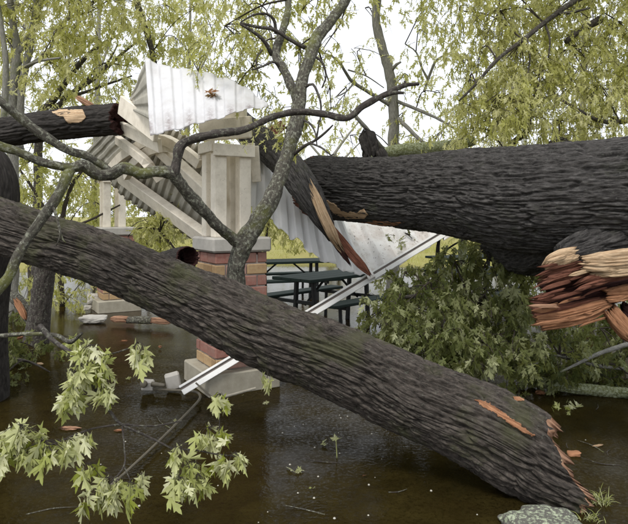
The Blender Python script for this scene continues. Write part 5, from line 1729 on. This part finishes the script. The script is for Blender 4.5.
# grass tufts near the trunk end, stems in the water
def tuft(x, y, n, h, label):
    d = EYE / (y - HY) * F
    c = P(x, y, d)
    mb = MB()
    for k in range(n):
        a = random.uniform(0, 6.28)
        o = c + np.array([random.gauss(0, 0.025), random.gauss(0, 0.025), -0.01])
        l = h * random.uniform(0.5, 1.2)
        tip = o + np.array([math.cos(a) * l * 0.7, math.sin(a) * l * 0.7, l * random.uniform(0.3, 0.9)])
        mid = (o + tip) / 2 + np.array([0, 0, l * 0.18])
        tube(mb, np.column_stack([np.array([o, mid, tip]), [0.0022, 0.0018, 0.0006]]), 3, 0.03, caps=False, tint=random.uniform(0.1, 0.9))
    return tag(mb.build('grass_tuft', M['leaf_near'], origin=c), label, 'grass', kind='stuff')


tuft(601, 503, 60, 0.10, 'pale green grass tuft by the tip of the near trunk')
tuft(590, 520, 30, 0.08, 'thin grass tuft at the bottom right beside the rock')
# foam on the water
mb = MB()
nf = 60
for k in range(nf):
    y = random.uniform(415, 560)
    x = random.gauss(250, 150)
    d = EYE / (y - HY) * F
    c = P(x, y, d)
    r = random.uniform(0.003, 0.008)
    th = np.linspace(0, 2 * np.pi, 9)[:-1]
    ring = [c + np.column_stack([np.cos(th) * r * q, np.sin(th) * r * q, np.full(8, r * hz)]) for q, hz in ((1, 0.02), (0.8, 0.55), (0.4, 0.85))]
    v = np.vstack(ring + [[c + np.array([0, 0, r * 0.95])]])
    f4 = np.array([[i * 8 + j, i * 8 + (j + 1) % 8, (i + 1) * 8 + (j + 1) % 8, (i + 1) * 8 + j] for i in range(2) for j in range(8)])
    f3 = np.array([[16 + j, 16 + (j + 1) % 8, 24] for j in range(8)])
    mb.add(v, [f4, f3])
tag(mb.build('foam_flecks', M['foam']), 'white foam flecks dotted over the brown water', 'foam', kind='stuff')
# submerged grass showing through the shallows
mb = MB()
B = []
for k in range(9000):
    x, y = random.uniform(-3.2, 3.2), random.uniform(2.4, 8.5)
    if noise3(x * 1.1, y * 1.1, 5.0, 77) < 0.05:
        continue
    B.append((x, y))
B = np.array(B)
n = len(B)
z0 = -0.115
a = rng.uniform(0, 6.28, n)
l = rng.uniform(0.03, 0.10, n)
o = np.column_stack([B, np.full(n, z0)])
sd_ = np.column_stack([-np.sin(a), np.cos(a), np.zeros(n)]) * 0.003
tp = o + np.column_stack([np.cos(a) * l, np.sin(a) * l, rng.uniform(0.02, 0.095, n)])
V = np.stack([o - sd_, o + sd_, tp], 1).reshape(-1, 3)
mb.add(V, np.arange(3 * n).reshape(-1, 3), None, np.repeat(rng.uniform(0, 0.25, n), 3))
tag(mb.build('drowned_grass', M['leaf_mid'], None, False), 'olive grass drowned under the murky water', 'grass', kind='stuff')

# tufty lawn beyond the flood
n = 26000
x, y = rng.uniform(-7, 10, n), 12.5 + 16 * rng.uniform(0, 1, n) ** 1.4
rs = np.clip((np.sqrt((x + 0.5) ** 2 + (y - 5) ** 2) - 12.0) / 5.0, 0, 1)
keep = (rs > 0.3) & (noise3(x * 0.9, y * 0.9, 1.0, 51) > -0.35)
x, y, rs = x[keep], y[keep], rs[keep]
n = len(x)
o = np.column_stack([x, y, -0.12 + rs * 0.30])
a = rng.uniform(0, 6.28, n)
h = rng.uniform(0.06, 0.26, n) * (0.7 + 0.6 * noise3(x * 0.6, y * 0.6, 3.0, 52))
sd_ = np.column_stack([np.cos(a), np.sin(a) * 0.3, np.zeros(n)]) * 0.012
tp = o + np.column_stack([rng.normal(0, 0.06, n), rng.normal(0, 0.06, n), np.abs(h) + 0.03])
mb = MB()
mb.add(np.stack([o - sd_, o + sd_, tp], 1).reshape(-1, 3), np.arange(3 * n).reshape(-1, 3), None, np.repeat(np.clip(rng.normal(0.45, 0.25, n), 0, 1), 3))
tag(mb.build('lawn_grass', M['leaf_far'], None, False), 'tufty yellow-green grass on the far lawn', 'grass', kind='stuff')
# twigs adrift
for k in range(10):
    px, py = random.choice(((random.uniform(20, 300), random.uniform(405, 515)), (random.uniform(300, 470), random.uniform(460, 520)), (random.uniform(560, 626), random.uniform(405, 490))))
    c = P(px, py, EYE / (py - HY) * F)
    ang = random.uniform(0, 3.14)
    L = random.uniform(0.08, 0.30)
    u_ = np.array([math.cos(ang), math.sin(ang), 0]) * L / 2
    k_ = np.array([-u_[1], u_[0], 0]) * random.uniform(-0.3, 0.3)
    mb = MB()
    tube(mb, np.column_stack([np.array([c - u_, c + k_ + ZUP * 0.004, c + u_ + ZUP * random.uniform(0, 0.02)]), [0.0035, 0.003, 0.0012]]), 6, 0.03, 0.1, k)
    tag(mb.build('floating_twig', M['limb_dark' if k % 3 else 'limb'], origin=c), 'thin dark twig floating on the brown flood water', 'twig', 'twigs adrift on the flood water')
